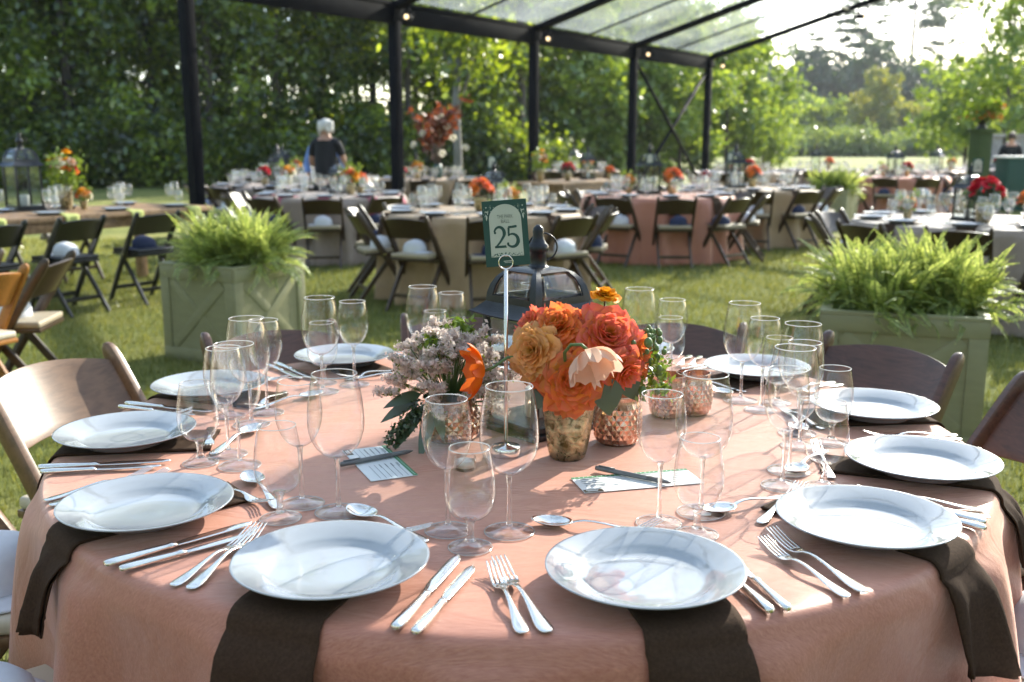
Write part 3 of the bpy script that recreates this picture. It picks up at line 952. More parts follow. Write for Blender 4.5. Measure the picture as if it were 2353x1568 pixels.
def glass_mesh(kind, seg=40):
    H, pr, foot, zs = glass_profiles(kind)
    t = .00085
    bowl = MB()
    # refine the bowl curve
    P = []
    for i in range(len(pr) - 1):
        for k in range(3):
            f = k / 3
            p0 = pr[max(i - 1, 0)]; p1 = pr[i]; p2 = pr[i + 1]; p3 = pr[min(i + 2, len(pr) - 1)]
            P.append(tuple(.5 * ((2 * p1[c]) + (-p0[c] + p2[c]) * f + (2 * p0[c] - 5 * p1[c] + 4 * p2[c] - p3[c]) * f * f + (-p0[c] + 3 * p1[c] - 3 * p2[c] + p3[c]) * f ** 3) for c in (0, 1)))
    P.append(pr[-1])
    inner = [(max(r - t * (1.0 if z > zs + .02 else 1.6), .0006), z + (t if z < zs + .03 else 0) + (.003 if i < 3 else 0)) for i, (r, z) in enumerate(P)]
    inner[0] = (.0004, inner[0][1])
    bowl.lathe([(.0004, P[0][1] - .001)] + P, seg)
    rr, rz = pr[-1][0] - t * .5, H + .0004
    bowl.lathe([(rr + .0008 * math.cos(q), rz + .0008 * math.sin(q)) for q in np.linspace(0, 2 * math.pi, 7)[:-1]], seg, 1, closed=True)
    rs = .0036 if kind != 'water' else .0052
    stem = MB()
    ft = .0028
    if kind != 'water':
        sp = [(rs * 1.5, .0105), (rs * 1.12, .020), (rs * .95, .035), (rs * .88, zs * .55), (rs * .95, zs * .8), (rs * 1.25, zs - .004), (rs * 1.7, zs + .0008)]
    else:
        sp = [(rs * 1.7, .0115), (rs * 1.1, .018), (rs * .98, .026), (rs * 1.1, .036), (rs * 1.9, zs + .0008)]
    stem.lathe([(.0004, sp[0][1])] + sp + [(.0004, sp[-1][1])], 18)
    base = MB()
    base.lathe([(foot - .0006 + .0007 * math.cos(q), .0011 + .0007 * math.sin(q)) for q in np.linspace(0, 2 * math.pi, 7)[:-1]], seg, 1, closed=True)
    base.lathe([(.0004, .0), (foot - .001, .0), (foot, .0007), (foot - .0006, .0016), (foot * .75, .0032), (foot * .45, .0060), (rs * 2.6, .0085), (rs * 1.55, .0108), (.0004, .0112)], seg)
    return bowl, stem, base

GN = {'big': ('red_wine_glass', 'wine glass'), 'wine': ('white_wine_glass', 'wine glass'), 'water': ('water_goblet', 'goblet')}
def make_glass(kind):
    o = thing(GN[kind][0], '', GN[kind][1])
    b, s, f = glass_mesh(kind)
    b.build('bowl', ['bowl', 'rimglass'], o); s.build('stem', 'stem', o); f.build('foot', ['foot', 'rimglass'], o)
    return o

def make_glass_one(kind, seg=18):
    b, s, f = glass_mesh(kind, seg)
    mb = MB()
    mb.add(b.v, b.f); mb.m[:] = list(b.m)
    for q in (s, f): mb.add(q.v, q.f, 2)
    o = mb.build(GN[kind][0], ['bowl_far', 'rimglass', 'foot'], None)
    return tag(o, '', GN[kind][1])

# ------------------------------------------------------------------ table cloth
def fold_fn(seed, n=15):
    r_ = random.Random(seed)
    ph = [(2 * math.pi * (i + r_.uniform(-.22, .22)) / n, r_.uniform(.65, 1.15), r_.uniform(.5, 1.0)) for i in range(n)]
    def f(a):
        s = 0
        for c, amp, wd in ph:
            d = (a - c + math.pi) % (2 * math.pi) - math.pi
            s += amp * math.exp(-(d / (.105 * wd)) ** 2)
        return s
    return f

def cloth_r(ff, RT, a, d, fall):
    """radius of the hanging cloth at angle a, d below the rim"""
    q = max(0.0, min(1.0, (d - .012) / fall))
    return RT + .003 + .008 * min(1, max(0, d) / .03) + q ** .55 * (.016 + .145 * (ff(a) - .34))

def make_cloth(name, mat, RT, drop, seed, label=None, seg=260, wr=.0):
    ff = fold_fn(seed)
    mb = MB()
    rows = []
    A = [2 * math.pi * j / seg for j in range(seg)]
    for r in (.001, .12, .25, .4, .55, .7, .8, RT - .05, RT - .022):
        rows.append([(r * math.sin(a), -r * math.cos(a), 0) for a in A])
    for t in (.25, .5, .75, 1.0):
        th = t * math.pi / 2
        rows.append([((RT - .022 + .022 * math.sin(th)) * math.sin(a), -(RT - .022 + .022 * math.sin(th)) * math.cos(a), -.022 * (1 - math.cos(th))) for a in A])
    ds = [.035, .05, .07, .095, .125, .16, .2, .25, .31, .38, .46, .55, .64, drop]
    for d in ds:
        rows.append([(cloth_r(ff, RT, a, d - .022, drop) * math.sin(a), -cloth_r(ff, RT, a, d - .022, drop) * math.cos(a), -d) for a in A])
    mb.grid(rows, wrap=True)
    o = mb.build(name, mat, None, True)
    return o, ff

def make_napkin(ff, RT, ang, mat='napkin_brown', w=.15, drop=.17, side=0.0, seed=0, name='napkin', skew=0.0, twist=0.0):
    """folded cloth lying from under a plate outward over the rim, hanging down; built around the table axis, z=0 is the table top"""
    r_ = random.Random(seed)
    mb = MB()
    prof = []           # (kind, value)
    for r in np.linspace(RT - .30, RT - .03, 8): prof.append(('t', r))
    for t in (.2, .4, .6, .8, 1.0): prof.append(('c', t))
    for d in np.linspace(.03, drop, 12): prof.append(('d', d))
    for lay in (0, 1):
        P, Nn = [], []
        m = 15
        for k, v in prof:
            row, nr = [], []
            for j in range(m):
                u = (j / (m - 1) - .5) * w * (1 - .06 * lay) + side
                hang = 0 if k != 'd' else (v / drop)
                u += skew * hang + .006 * math.sin(3 * v + seed) * hang
                rad = RT if k == 'd' else (v if k == 't' else RT)
                a = ang + u / max(rad, .5)
                s, c = math.sin(a), -math.cos(a)
                off = .0030 + .0034 * (1 - lay)
                if k == 't':
                    row.append((v * s, v * c, off)); nr.append((0, 0, 1))
                elif k == 'c':
                    th = v * math.pi / 2
                    rr = RT - .022 + (.022 + off) * math.sin(th)
                    row.append((rr * s, rr * c, -.022 + (.022 + off) * math.cos(th))); nr.append((s * math.sin(th), c * math.sin(th), math.cos(th)))
                else:
                    rr = max(cloth_r(ff, RT, a + da, v - .022 - dd, .748) for dd in (0, .02) for da in (-.09, -.06, -.03, 0, .03, .06, .09)) + off + .002
                    if v > drop - .030: rr += .0016
                    rr = max(rr, RT + .012)
                    wob = hang * twist * math.sin(u / w * 2 * math.pi * 1.4 + seed)
                    dd = v + .006 * lay - (.02 * hang * (u / w) * (1 if seed % 2 else -1))
                    row.append(((rr + max(wob, -.002)) * s, (rr + max(wob, -.002)) * c, -dd)); nr.append((s, c, 0))
            P.append(row); Nn.append(nr)
        mb.sheet(P, Nn, .0026)
    o = mb.build(name, mat, None, True)
    return o

# ------------------------------------------------------------------ folding chair: sitter faces +Y, seat about the origin
CH_B = (-.235, .795)   # back top (y, z)
def make_chair(wm, cm, name='folding_chair'):
    o = thing(name, '', 'chair')
    X = .208
    def rail_pt(z):
        # long side rail from front foot (y=.245,z=0) to back top, slightly bowed
        s = z / .795
        return .245 - .44 * s - .045 * s * s
    for sx in (-1, 1):
        mb = MB()
        zs = [0, .1, .25, .42, .55, .68, .745, .775, .79, .797]
        ws = [.036, .042, .050, .056, .056, .054, .052, .046, .032, .012]
        mb.sweep([(sx * X, rail_pt(z), z) for z in zs], [.028] * 8 + [.024, .016], ws, (1, 0, 0), 12, sq=.5)
        mb.build('side_rail', wm, o, 'auto')
        mb = MB()
        mb.sweep([(sx * (X - .028), -.245, 0), (sx * (X - .028), -.10, .2), (sx * (X - .028), .055, .40), (sx * (X - .028), .07, .425)], .026, [.034, .04, .044, .03], (1, 0, 0), 10, sq=.5)
        mb.build('rear_leg', wm, o, 'auto')
    # curved slat
    P, Nn = [], []
    for i in range(9):
        t = i / 8
        row, nr = [], []
        for j in range(21):
            u = j / 20 * 2 - 1
            z = .600 + .155 * t + .022 * (1 - u * u) * (0.35 + .65 * t)
            y = rail_pt(z) - .004 - .050 * (1 - u * u)
            row.append((u * (X - .008), y + .006, z)); nv = Vector((-u * .35, 1, .5)).normalized(); nr.append(tuple(nv))
        P.append(row); Nn.append(nr)
    mb = MB(); mb.sheet(P, Nn, .013); mb.build('backrest', wm, o, 'auto', .003)
    mb = MB(); mb.box((0, .015, .43), (.372, .37, .022)); mb.build('seat_board', wm, o, 'auto', .006)
    mb = MB(); mb.box((0, .015, .458), (.365, .365, .034)); mb.build('seat_cushion', cm, o, 'auto', .014, segs=3)
    mb = MB(); mb.beam((-X + .01, rail_pt(.13), .13), (X - .01, rail_pt(.13), .13), .022, .034); mb.build('stretcher', wm, o, 'auto', .003)
    mb = MB(); mb.beam((-X + .037, -.155, .125), (X - .037, -.155, .125), .02, .032); mb.build('stretcher', wm, o, 'auto', .003)
    mb = MB(); mb.beam((-X + .01, rail_pt(.40), .405), (X - .01, rail_pt(.40), .405), .02, .03); mb.build('stretcher', wm, o, 'auto', .003)
    for sx in (-1, 1):
        mb = MB(); mb.sweep([(sx * (X + .0115), rail_pt(.43), .43), (sx * (X + .015), rail_pt(.43), .43)], .016, .016, (0, 1, 0), 12); mb.build('bolt', 'chrome', o, 'auto')
    return o

def make_chair_one(wm, cm):
    """same chair as one mesh for the ones far away"""
    src = make_chair(wm, cm)
    mb = MB()
    for ch in list(src.children):
        me = ch.data
        mi = 1 if ch.name.startswith('seat_cushion') else 0
        mb.add([v.co[:] for v in me.vertices], [tuple(p.vertices) for p in me.polygons], mi)
        bpy.data.objects.remove(ch)
    bpy.data.objects.remove(src)
    o = mb.build('folding_chair', [wm, cm], None, 'auto')
    return tag(o, '', 'chair')

def make_cap(mat):
    o = thing('baseball_cap', '', 'cap')
    mb = MB()
    mb.lathe([(.092, 0), (.094, .012), (.092, .045), (.082, .078), (.060, .102), (.03, .114), (.006, .118), (.0005, .119)], 20)
    for i, v in enumerate(mb.v): mb.v[i] = (v[0], v[1] * 1.12, v[2])
    mb.ball((0, 0, .119), .007, 8, 5)
    for i, v in enumerate(mb.v): mb.v[i] = (v[0], v[1], v[2] * .90 - .012 * max(0, -v[1] / .1) * (v[2] / .1))
    mb.build('crown', mat, o)
    mb = MB(); mb.sheet([[(.026 * u, .088 - .030 * w - .012 * u * u, .040 + .034 * w) for u in (-1, -.5, 0, .5, 1)] for w in (0, .5, 1)], [[(0, 1, .4)] * 5] * 3, -.012)
    mb.build('badge', 'cap_white' if mat == 'cap_navy' else 'cap_navy', o)
    P, Nn = [], []
    for i in range(5):
        row, nr = [], []
        for j in range(13):
            a = R(-62 + 124 * j / 12)
            r0 = .090; ext = .078 * math.cos(a * .85) * i / 4
            row.append((math.sin(a) * (r0 + ext * .35), math.cos(a) * r0 * 1.1 + ext, .006 - .010 * (math.sin(a)) ** 2 * i / 4)); nr.append((0, 0, 1))
        P.append(row); Nn.append(nr)
    mb = MB(); mb.sheet(P, Nn, .003); mb.build('brim', mat, o)
    return o

# ------------------------------------------------------------------ lantern
def make_lantern(candle=True):
    o = thing('lantern', '', 'lantern')
    S = .0755      # half width of the body
    h0, h1 = .016, .250
    mb = MB(); mb.box((0, 0, .006), (2 * S + .036, 2 * S + .036, .012)); mb.box((0, 0, .019), (2 * S + .018, 2 * S + .018, .014)); mb.build('base', 'black_metal', o, 'auto', .002)
    for sx in (-1, 1):
        for sy in (-1, 1):
            mb = MB(); mb.box((sx * S, sy * S, (.026 + h1) / 2), (.013, .013, h1 - .026)); mb.build('corner_post', 'black_metal', o, 'auto', .0015)
    for k in range(4):
        rot = Matrix.Rotation(k * math.pi / 2, 3, 'Z')
        mb = MB(); mb.box(rot @ Vector((0, S, (.026 + h1) / 2)), (2 * S - .0135, .0022, h1 - .028), rot); mb.build('glass_pane', 'pane', o, False)
    # flared eave
    mb = MB()
    prof = [(.133 * .7071, .252), (.128 * .7071, .2535), (.112 * .7071, .262), (.096 * .7071, .276)]
    def ring(hw, z, corner=0.0):
        pts = []
        for k in range(4):
            c0 = Vector((hw, 0)) ; 
            for t in (-1, -.5, 0, .5):
                p = Matrix.Rotation(k * math.pi / 2, 2) @ Vector((hw, hw * t))
                lift = corner * (abs(t) ** 3)
                q = 1 + (.07 * abs(t) ** 3 if corner else 0)
                pts.append((p.x * q, p.y * q, z + lift))
        return pts
    rows = [ring(.0965, .2535, .006), ring(.090, .2585, .003), ring(.083, .268, .001), ring(.0775, .280), ring(.0745, .280), ring(.080, .265, .001), ring(.088, .2545, .003), ring(.0960, .2505, .006)]
    mb.grid(rows + rows[:1], wrap=True)
    mb.build('eave', 'black_metal', o, 'auto')
    # dome of four curved windows
    def prof_r(t):   # t 0..1 from bottom to neck
        return .0765 * math.cos(t * 1.16) ** .95 * 1.0 if t < 1 else .030
    zb, zt = .278, .354
    def dome_pt(k, t, u, off=0.0):
        hw = .0155 + (.0750 - .0155) * math.cos(t * math.pi / 2) ** .82 + off
        z = zb + (zt - zb) * math.sin(t * math.pi / 2) ** 1.05
        p = Matrix.Rotation(k * math.pi / 2, 2) @ Vector((hw, hw * u))
        return (p.x, p.y, z + off * .6)
    for k in range(4):
        fr = MB()
        T = [0, .1, .2, .3, .4, .5, .6, .7, .8, .9, 1]
        U = [-1, -.80, .80, 1]
        def patch(t0, t1, u0, u1, n=6, m=5):
            P, Nn = [], []
            for i in range(n + 1):
                t = t0 + (t1 - t0) * i / n; row, nr = [], []
                for j in range(m + 1):
                    u = u0 + (u1 - u0) * j / m
                    a = Vector(dome_pt(k, t, u, .0022)); row.append(tuple(a))
                    d = Matrix.Rotation(k * math.pi / 2, 2) @ Vector((1, 0)); nr.append((d.x * .8, d.y * .8, .6))
                P.append(row); Nn.append(nr)
            fr.sheet(P, Nn, .004)
        patch(0, 1, -1, -.76); patch(0, 1, .76, 1); patch(0, .14, -.76, .76, 2, 6); patch(.70, 1, -.76, .76, 4, 6)
        fr.build('dome_frame', 'black_metal', o, 'auto')
        P, Nn = [], []
        for i in range(7):
            t = .14 + (.70 - .14) * i / 6
            P.append([dome_pt(k, t, -.76 + 1.52 * j / 6, -.001) for j in range(7)])
            d = Matrix.Rotation(k * math.pi / 2, 2) @ Vector((1, 0)); Nn.append([(d.x, d.y, 0)] * 7)
        mb = MB(); mb.sheet(P, Nn, .0015); mb.build('dome_pane', 'pane', o)
    mb = MB()
    mb.lathe([(.0005, .348), (.026, .350), (.0255, .354), (.019, .357), (.0175, .362), (.0172, .385), (.021, .388), (.0225, .394), (.021, .401), (.0165, .406), (.0125, .414), (.0112, .422), (.0118, .430), (.010, .438), (.005, .443), (.0005, .4445)], 24)
    mb.build('finial', 'black_metal', o)
    mb = MB()
    for s in (1,):
        pts = [(0.030 * math.sin(a) * 1.0 + .010, 0.004, .396 + .030 * math.cos(a)) for a in np.linspace(0, 2 * math.pi, 25)]
        mb.tube(pts, .0018, 8)
    ob = mb.build('ring_handle', 'black_metal', o); ob.rotation_euler = (0, 0, R(-35))
    if candle:
        mb = MB(); mb.lathe([(.0005, .026), (.026, .026), (.0265, .028), (.0265, .085), (.025, .088), (.012, .086), (.0005, .085)], 24); c = mb.build('candle', 'soap', o)
        mb = MB(); mb.tube([(0, 0, .085), (.001, 0, .092), (.003, 0, .097)], .001, 5); mb.build('wick', 'black_metal', c)
    return o

# ------------------------------------------------------------------ flowers
def rose_mesh(R0, seed, petals=34, ruff=.12, openn=1.0, n=6):
    """layered rose; +Z looks into the flower; R0 outer radius"""
    r_ = random.Random(seed)
    mb = MB()
    ga = 2.39996
    for i in range(petals):
        q = i / (petals - 1)
        a = i * ga + r_.uniform(-.2, .2)
        tilt = (8 + 78 * q ** 1.1 * openn + r_.uniform(-6, 6))         # degrees from vertical
        L = R0 * (.42 + .50 * q) * r_.uniform(.9, 1.1)
        W = R0 * (.34 + .46 * q) * r_.uniform(.9, 1.12)
        rb = R0 * (.03 + .16 * q)
        zb = R0 * (.10 - .36 * q)
        ph = r_.uniform(0, 6)
        P, RM = [], []
        for u in range(n):
            s = u / (n - 1)
            row, rr = [], []
            for v in range(n):
                c = v / (n - 1) * 2 - 1
                wid = W * (math.sin(min(1, s * 1.15 + .08) * math.pi * .56) ** .8) * (1 - .18 * s ** 6)
                x = c * wid
                cup = (abs(c) ** 2) * wid * (.55 - .40 * q)
                curl = (s ** 2.6) * R0 * (.05 + .20 * q)
                lift = L * s
                tl = R(tilt) * (.55 + .45 * s)
                rad = rb + lift * math.sin(tl) + curl * math.cos(tl) - cup * math.cos(tl)
                z = zb + lift * math.cos(tl) - curl * math.sin(tl) * 1.1 + cup * math.sin(tl)
                rf = ruff * R0 * s ** 3 * (math.sin(c * 5.5 + ph) + .6 * math.sin(c * 11 + 2.3 * ph)) * .5 * (.4 + q)
                z += rf; rad += rf * .6
                row.append((rad * math.cos(a) - x * math.sin(a), rad * math.sin(a) + x * math.cos(a), z)); rr.append(min(1.0, s ** 2.2 * .75 + .3 * q * abs(c) ** 2 * s))
            P.append(row); RM.append(rr)
        mb.grid(P, 0, RM)
    return mb

def place_mesh(mb, pos, aim, roll=0.0):
    q = Vector(aim).normalized().to_track_quat('Z', 'Y').to_matrix() @ Matrix.Rotation(roll, 3, 'Z')
    p0 = Vector(pos)
    mb.v = [tuple(q @ Vector(v) + p0) for v in mb.v]
    return mb

def leaf_blade(mb, p, d, up, L, W, fold=.15, bend=.25, mi=0):
    d = Vector(d).normalized(); up = Vector(up); s = d.cross(up).normalized(); u = s.cross(d)
    P = []
    for i in range(8):
        t = i / 7
        w = W * math.sin(math.pi * min(1, t ** .75 * .98 + .02)) ** .9 * .5
        c = Vector(p) + d * L * t - u * bend * L * t * t
        P.append([c - s * w + u * fold * w, c, c + s * w + u * fold * w])
    mb.grid(P, mi)

def poppy_mesh(R0, seed, n=5, cup=.55):
    r_ = random.Random(seed); mb = MB()
    for k in range(n):
        a = k * 2 * math.pi / n + r_.uniform(-.15, .15); ph = r_.uniform(0, 6)
        P, RM = [], []
        for i in range(8):
            s = i / 7; row, rr = [], []
            for j in range(9):
                c = j / 8 * 2 - 1
                w = R0 * .82 * math.sin(min(1, s + .06) * math.pi * .52)
                ang = s * (1.15 + cup * .5)
                rad = R0 * .95 * math.sin(ang) * .9; z = R0 * (1 - math.cos(ang)) * (.9 * cup + .25) - abs(c) ** 2 * w * -.18
                rf = R0 * .11 * s ** 2 * math.sin(c * 7 + ph)
                row.append((rad * math.cos(a) - c * w * math.sin(a), rad * math.sin(a) + c * w * math.cos(a), z + rf + .001 * k)); rr.append(s * .8)
            P.append(row); RM.append(rr)
        mb.grid(P, 0, RM)
    return mb

def floret_cloud(seed, tips, per, spread, size, core=None):
    """many tiny cupped florets around sprig tips"""
    rg = np.random.default_rng(seed)
    C = np.repeat(np.array(tips), per, 0)
    return leaf_quads(rg, C, spread, size)

def facet_vase(R0, H, name, label, mat='copper', seg=20, rows=8):
    """round votive with pressed diamond facets"""
    o = thing(name, label, 'votive vase')
    mb = MB()
    def rad(t): return R0 * (.78 + .30 * math.sin(math.pi * min(1, .10 + .80 * t)) ** .8 - .06 * t)
    V, F = [], []
    for i in range(rows + 1):
        t = .06 + .80 * i / rows
        for k in range(seg):
            a = 2 * math.pi * (k + .5 * (i % 2)) / seg
            V.append((rad(t) * math.cos(a), rad(t) * math.sin(a), t * H))
    for i in range(rows - 1):
        for k in range(seg):
            k2 = (k + 1) % seg
            lo = i * seg
            if i + 2 <= rows:
                # diamond: bottom at row i, sides row i+1, top row i+2
                b = lo + k
                if i % 2 == 0: l, r = lo + seg + (k - 1) % seg, lo + seg + k
                else: l, r = lo + seg + k, lo + seg + k2
                tp = lo + 2 * seg + k
                c = [sum(V[q][j] for q in (b, l, r, tp)) / 4 for j in range(3)]
                g = 1.055
                V.append((c[0] * g, c[1] * g, c[2])); m = len(V) - 1
                F += [(b, r, m), (r, tp, m), (tp, l, m), (l, b, m)]
    last = rows * seg
    for k in range(seg):
        k2 = (k + 1) % seg
        F.append((k, k2, seg + k)); F.append((last + k2, last + k, last - seg + k))
    mb.add(V, F)
    rb, rt = rad(.06), rad(.86)
    mb.lathe([(.0005, 0), (rb * .82, 0), (rb * .96, .012), (rb * 1.0, .06 * H)], seg * 2)
    mb.lathe([(rt, .86 * H), (rt * .985, .91 * H), (rt * .995, .985 * H), (rt * .985, H), (rt * .955, H), (rt * .95, .9 * H), (rb * .85, .1 * H), (.0005, .08 * H)], seg * 2)
    mb.build('facet_glass', mat, o, False)
    return o

def mercury_vase(label):
    o = thing('mercury_glass_vase', label, 'vase')
    mb = MB()
    prof = [(.0005, 0), (.030, 0), (.0345, .004), (.0385, .02), (.043, .05), (.0475, .085), (.051, .107), (.0525, .118), (.0525, .121), (.0505, .121), (.049, .107), (.041, .05), (.033, .012), (.0005, .010)]
    seg = 64
    mb.lathe(prof, seg)
    for i, v in enumerate(mb.v):
        a = math.atan2(v[1], v[0]); z = v[2]
        w = max(0, math.sin(math.pi * min(1, max(0, (z - .004) / .108))))
        q = 1 + .035 * w * math.cos(7 * a + .6 * math.sin(z * 60))
        mb.v[i] = (v[0] * q, v[1] * q, z)
    mb.build('glass_body', 'mercury', o)
    return o
# ------------------------------------------------------------------ the front table
RT = 0.92
ANG = [-19.2, 12.3, 42.3, 68.5, 97.2, 128.3, 157, 187, 216.3, 248.1, 277.8, 311.2]
PLACE = ['the nearest place left of centre', 'the nearest place right of centre', 'the right front corner place', 'the rightmost place',
         'the right place beside the mahogany chair', 'the back right place', 'the back place right of the lantern', 'the back place left of the lantern',
         'the back left place', 'the place before the tan chair', 'the leftmost place', 'the left front corner place']

def frame(a):
    a = R(a)
    o = Vector((math.sin(a), -math.cos(a)))
    fa = -o
    r = Vector((fa.y, -fa.x))
    return o, fa, r

def make_main_table():
    cl, ff = make_cloth('tablecloth', 'salmon', RT, .748, 4, seg=420)
    cl.location = (0, 0, ZT)
    tag(cl, 'salmon pink satin cloth draped over the round front table number 25', 'tablecloth')
    t = thing('round_table', 'round banquet table carrying the salmon cloth and the number 25 card', 'table', (0, 0, 0))
    mb = MB(); mb.lathe([(.0005, ZT - .03), (RT - .03, ZT - .03), (RT - .028, ZT - .028), (RT - .028, ZT - .006), (.0005, ZT - .006)], 64); mb.build('tabletop', 'wood_table', t, 'auto')
    for k in range(4):
        a = k * math.pi / 2 + .7
        mb = MB(); mb.tube([(.52 * math.cos(a), .52 * math.sin(a), .0), (.50 * math.cos(a), .50 * math.sin(a), ZT - .03)], .014, 8); mb.build('leg', 'black_metal', t)
    plate, fork, forkS, spoon = Stock(make_plate), Stock(lambda: make_fork()), Stock(lambda: make_fork(s=.92)), Stock(make_spoon)
    knife, knifeS = Stock(lambda: make_knife(1.0)), Stock(lambda: make_knife(.90))
    gl = {k: Stock(lambda k=k: make_glass(k)) for k in ('big', 'wine', 'water')}
    chair_t, chair_b = Stock(lambda: make_chair('wood_tan', 'cushion')), Stock(lambda: make_chair('wood_brown', 'cushion'))
    r_ = random.Random(5)
    z = ZT + .0012
    G1 = 'place settings of the front table'
    cap_w = CAPS['white']
    for k, a in enumerate(ANG):
        o, fa, r = frame(a)
        pc = o * .789
        pl = PLACE[k]
        def P(x, y, zz=z): q = pc + r * x + fa * y; return (q.x, q.y, zz)
        rz = math.atan2(-fa.x, fa.y)
        j = lambda s: r_.uniform(-s, s)
        plate.put(P(0, 0, ZT + .0080), j(1), 'white glazed dinner plate at ' + pl, 'dinner plates of the front table')
        # napkin
        prm = {0: (.135, .26, -.012, .0, .012), 1: (.135, .26, .022, .01, .012), 2: (.115, .165, .03, .02, .022), 3: (.10, .15, -.01, .03, .02), 11: (.110, .135, -.02, -.01, .022)}.get(k, (.14, .17, .0, 0, .01))
        n = make_napkin(ff, RT, R(a), 'napkin_brown', prm[0], prm[1], prm[2], k, 'napkin', prm[3], prm[4])
        n.location = (0, 0, ZT)
        tag(n, 'dark brown napkin hanging under the plate at ' + pl, 'napkin', 'brown napkins of the front table')
        # cutlery
        fx = {2: -.032, 3: -.01}.get(k, 0)
        kx = {1: -.024}.get(k, 0)
        o_ = fork.put(P(-.163 + fx + j(.003), -.100 + j(.006)), rz + R({2: -20}.get(k, 3 + j(3))), 'larger dinner fork beside the plate at ' + pl, G1)
        forkS.put(P(-.191 + fx + j(.003), -.100 + j(.005)), rz + R({2: -20}.get(k, 2 + j(3))), 'smaller salad fork, outer of the pair, at ' + pl, G1)
        knife.put(P(.150 + kx + j(.003), -.118 + j(.005)), rz + R(1.5 + j(1.5)), 'larger dinner knife next to the plate at ' + pl, G1)
        knifeS.put(P(.176 + kx + j(.002), -.112 + j(.005)), rz + R(1 + j(1.5)), 'smaller knife, outer of the pair, at ' + pl, G1)
        sp = {0: ((.072, .158), 64), 1: ((.082, .176), 66), 2: ((.068, .168), 76), 11: ((.10, .178), 78), 10: ((.10, .18), 70)}.get(k, ((.085 + j(.01), .172 + j(.006)), 72 + j(6)))
        spoon.put(P(*sp[0]), rz + R(sp[1]), 'dessert spoon lying above the plate at ' + pl, G1)
        df = {0: (-.118, .149), 1: (-.088, .146), 2: (-.085, .132)}.get(k, (-.095 + j(.01), .150 + j(.005)))
        forkS.put(P(*df), rz - R(80 + j(4)), 'dessert fork lying crosswise above the plate at ' + pl, G1)
        # glasses
        off = {0: ((.174, .243), (.083, .216), (.140, .165)), 1: ((.185, .247), (.102, .218), (.142, .160))}.get(k, ((.178 + j(.008), .245 + j(.008)), (.092 + j(.01), .218 + j(.008)), (.142 + j(.006), .164 + j(.006))))
        gl['big'].put(P(*off[0]), j(3), 'big stemmed red wine glass, tallest of three, at ' + pl, 'red wine glasses of the front table')
        gl['wine'].put(P(*off[1]), j(3), 'slimmer white wine glass at ' + pl, 'white wine glasses of the front table')
        gl['water'].put(P(*off[2]), j(3), 'short stemmed water goblet, lowest of three, at ' + pl, 'water goblets of the front table')
        # chair
        rc = {9: 1.145, 5: 1.10}.get(k, 1.07 + j(.02))
        ca = a + {9: -3.0, 5: -2}.get(k, j(2.0))
        oc = Vector((math.sin(R(ca)), -math.cos(R(ca)))) * rc
        st = chair_t if k in (9, 10, 11, 0) else chair_b
        col = 'light tan' if st is chair_t else 'mahogany'
        st.put((oc.x, oc.y, 0), math.atan2(oc.x, -oc.y), col + ' folding chair with ivory seat at ' + pl, 'folding chairs around the front table')
        if k in (2, 3, 11, 10, 5):
            cap_w.put((oc.x * .99, oc.y * .99, .475), math.atan2(oc.x, -oc.y) + (1.1 if k % 2 else -1.1), 'white baseball cap on the chair seat at ' + pl, 'caps on the chairs of the front table')
    # --- lantern
    ln = LANTERN.put((.043, .028, ZT), R(41), 'black metal lantern with domed glass roof and ring on top behind the orange bouquet', None, (1.0, 1.0, .965))
    # --- number card and its stand
    stx, sty = -.0225, -.175
    s = thing('card_stand', 'slim chrome stand with a ring clip holding the number 25 card', 'card holder', (stx, sty, ZT))
    mb = MB(); mb.lathe([(.0005, 0), (.0275, 0), (.028, .002), (.028, .016), (.0265, .019), (.006, .021), (.004, .024)], 32); mb.build('base', 'chrome', s)
    mb = MB(); mb.tube([(0, 0, .02), (0, 0, .362)], .0037, 12); mb.build('pole', 'chrome', s)
    mb = MB(); mb.tube([(.0132 * math.sin(q), -.0016 + (.0003 if i % 2 else 0), .3745 + .0132 * math.cos(q)) for i, q in enumerate(np.linspace(0, 2 * math.pi, 33))], .0013, 8)
    mb.tube([(.0132 * math.sin(q), .0024, .3745 + .0132 * math.cos(q)) for q in np.linspace(0, 2 * math.pi, 33)], .0013, 8); mb.build('ring_clip', 'chrome', s)
    number_card('25', (stx + .0005, sty - .0002, ZT + .4285), .0825, .122, R(4.3), 'dark green table number card with a pale arch reading 25', True, pattern=True)
    # --- salt dish and candle beside the stand
    c = thing('salt_cellar', 'small white salt cellar of clear glass beside the card stand', 'salt cellar', (-.098, -.262, ZT))
    mb = MB()
    mb.lathe([(.0005, 0), (.018, 0), (.020, .003), (.0205, .024), (.0190, .024), (.0185, .006), (.0005, .005)], 24); mb.build('glass_body', 'bowl', c)
    mb = MB(); mb.lathe([(.0005, .0055), (.0175, .0058), (.0178, .017), (.012, .019), (.0005, .0195)], 20); mb.build('salt', 'soap', c)
    # --- cards with pens
    def note(pos, rot, w, h, lab, flip=False):
        n = thing('answer_card', lab, 'card', (pos[0], pos[1], ZT + .0012), rot)
        mb = MB(); mb.box((0, 0, .0006), (w, h, .0010)); mb.build('paper', 'card_white', n, False)
        mb = MB(); mb.box((0, h / 2 - .0045, .0014), (w, .0085, .0005)); mb.build('green_band', 'print_green', n, False)
        mb = MB()
        for i in range(26):
            mb.box((-w / 2 + .006 + i * (w - .012) / 25, h / 2 - .0045, .0018), (.0022, .0022, .0003))
        mb.build('band_lettering', 'card_white', n, False)
        mb = MB()
        for c in range(2):
            for i in range(6):
                y = h / 2 - .016 - i * (h - .026) / 6
                mb.box((-w / 4 + c * w / 2 + (.004 if c else 0), y, .0014), (w * .40, .0007, .0004))
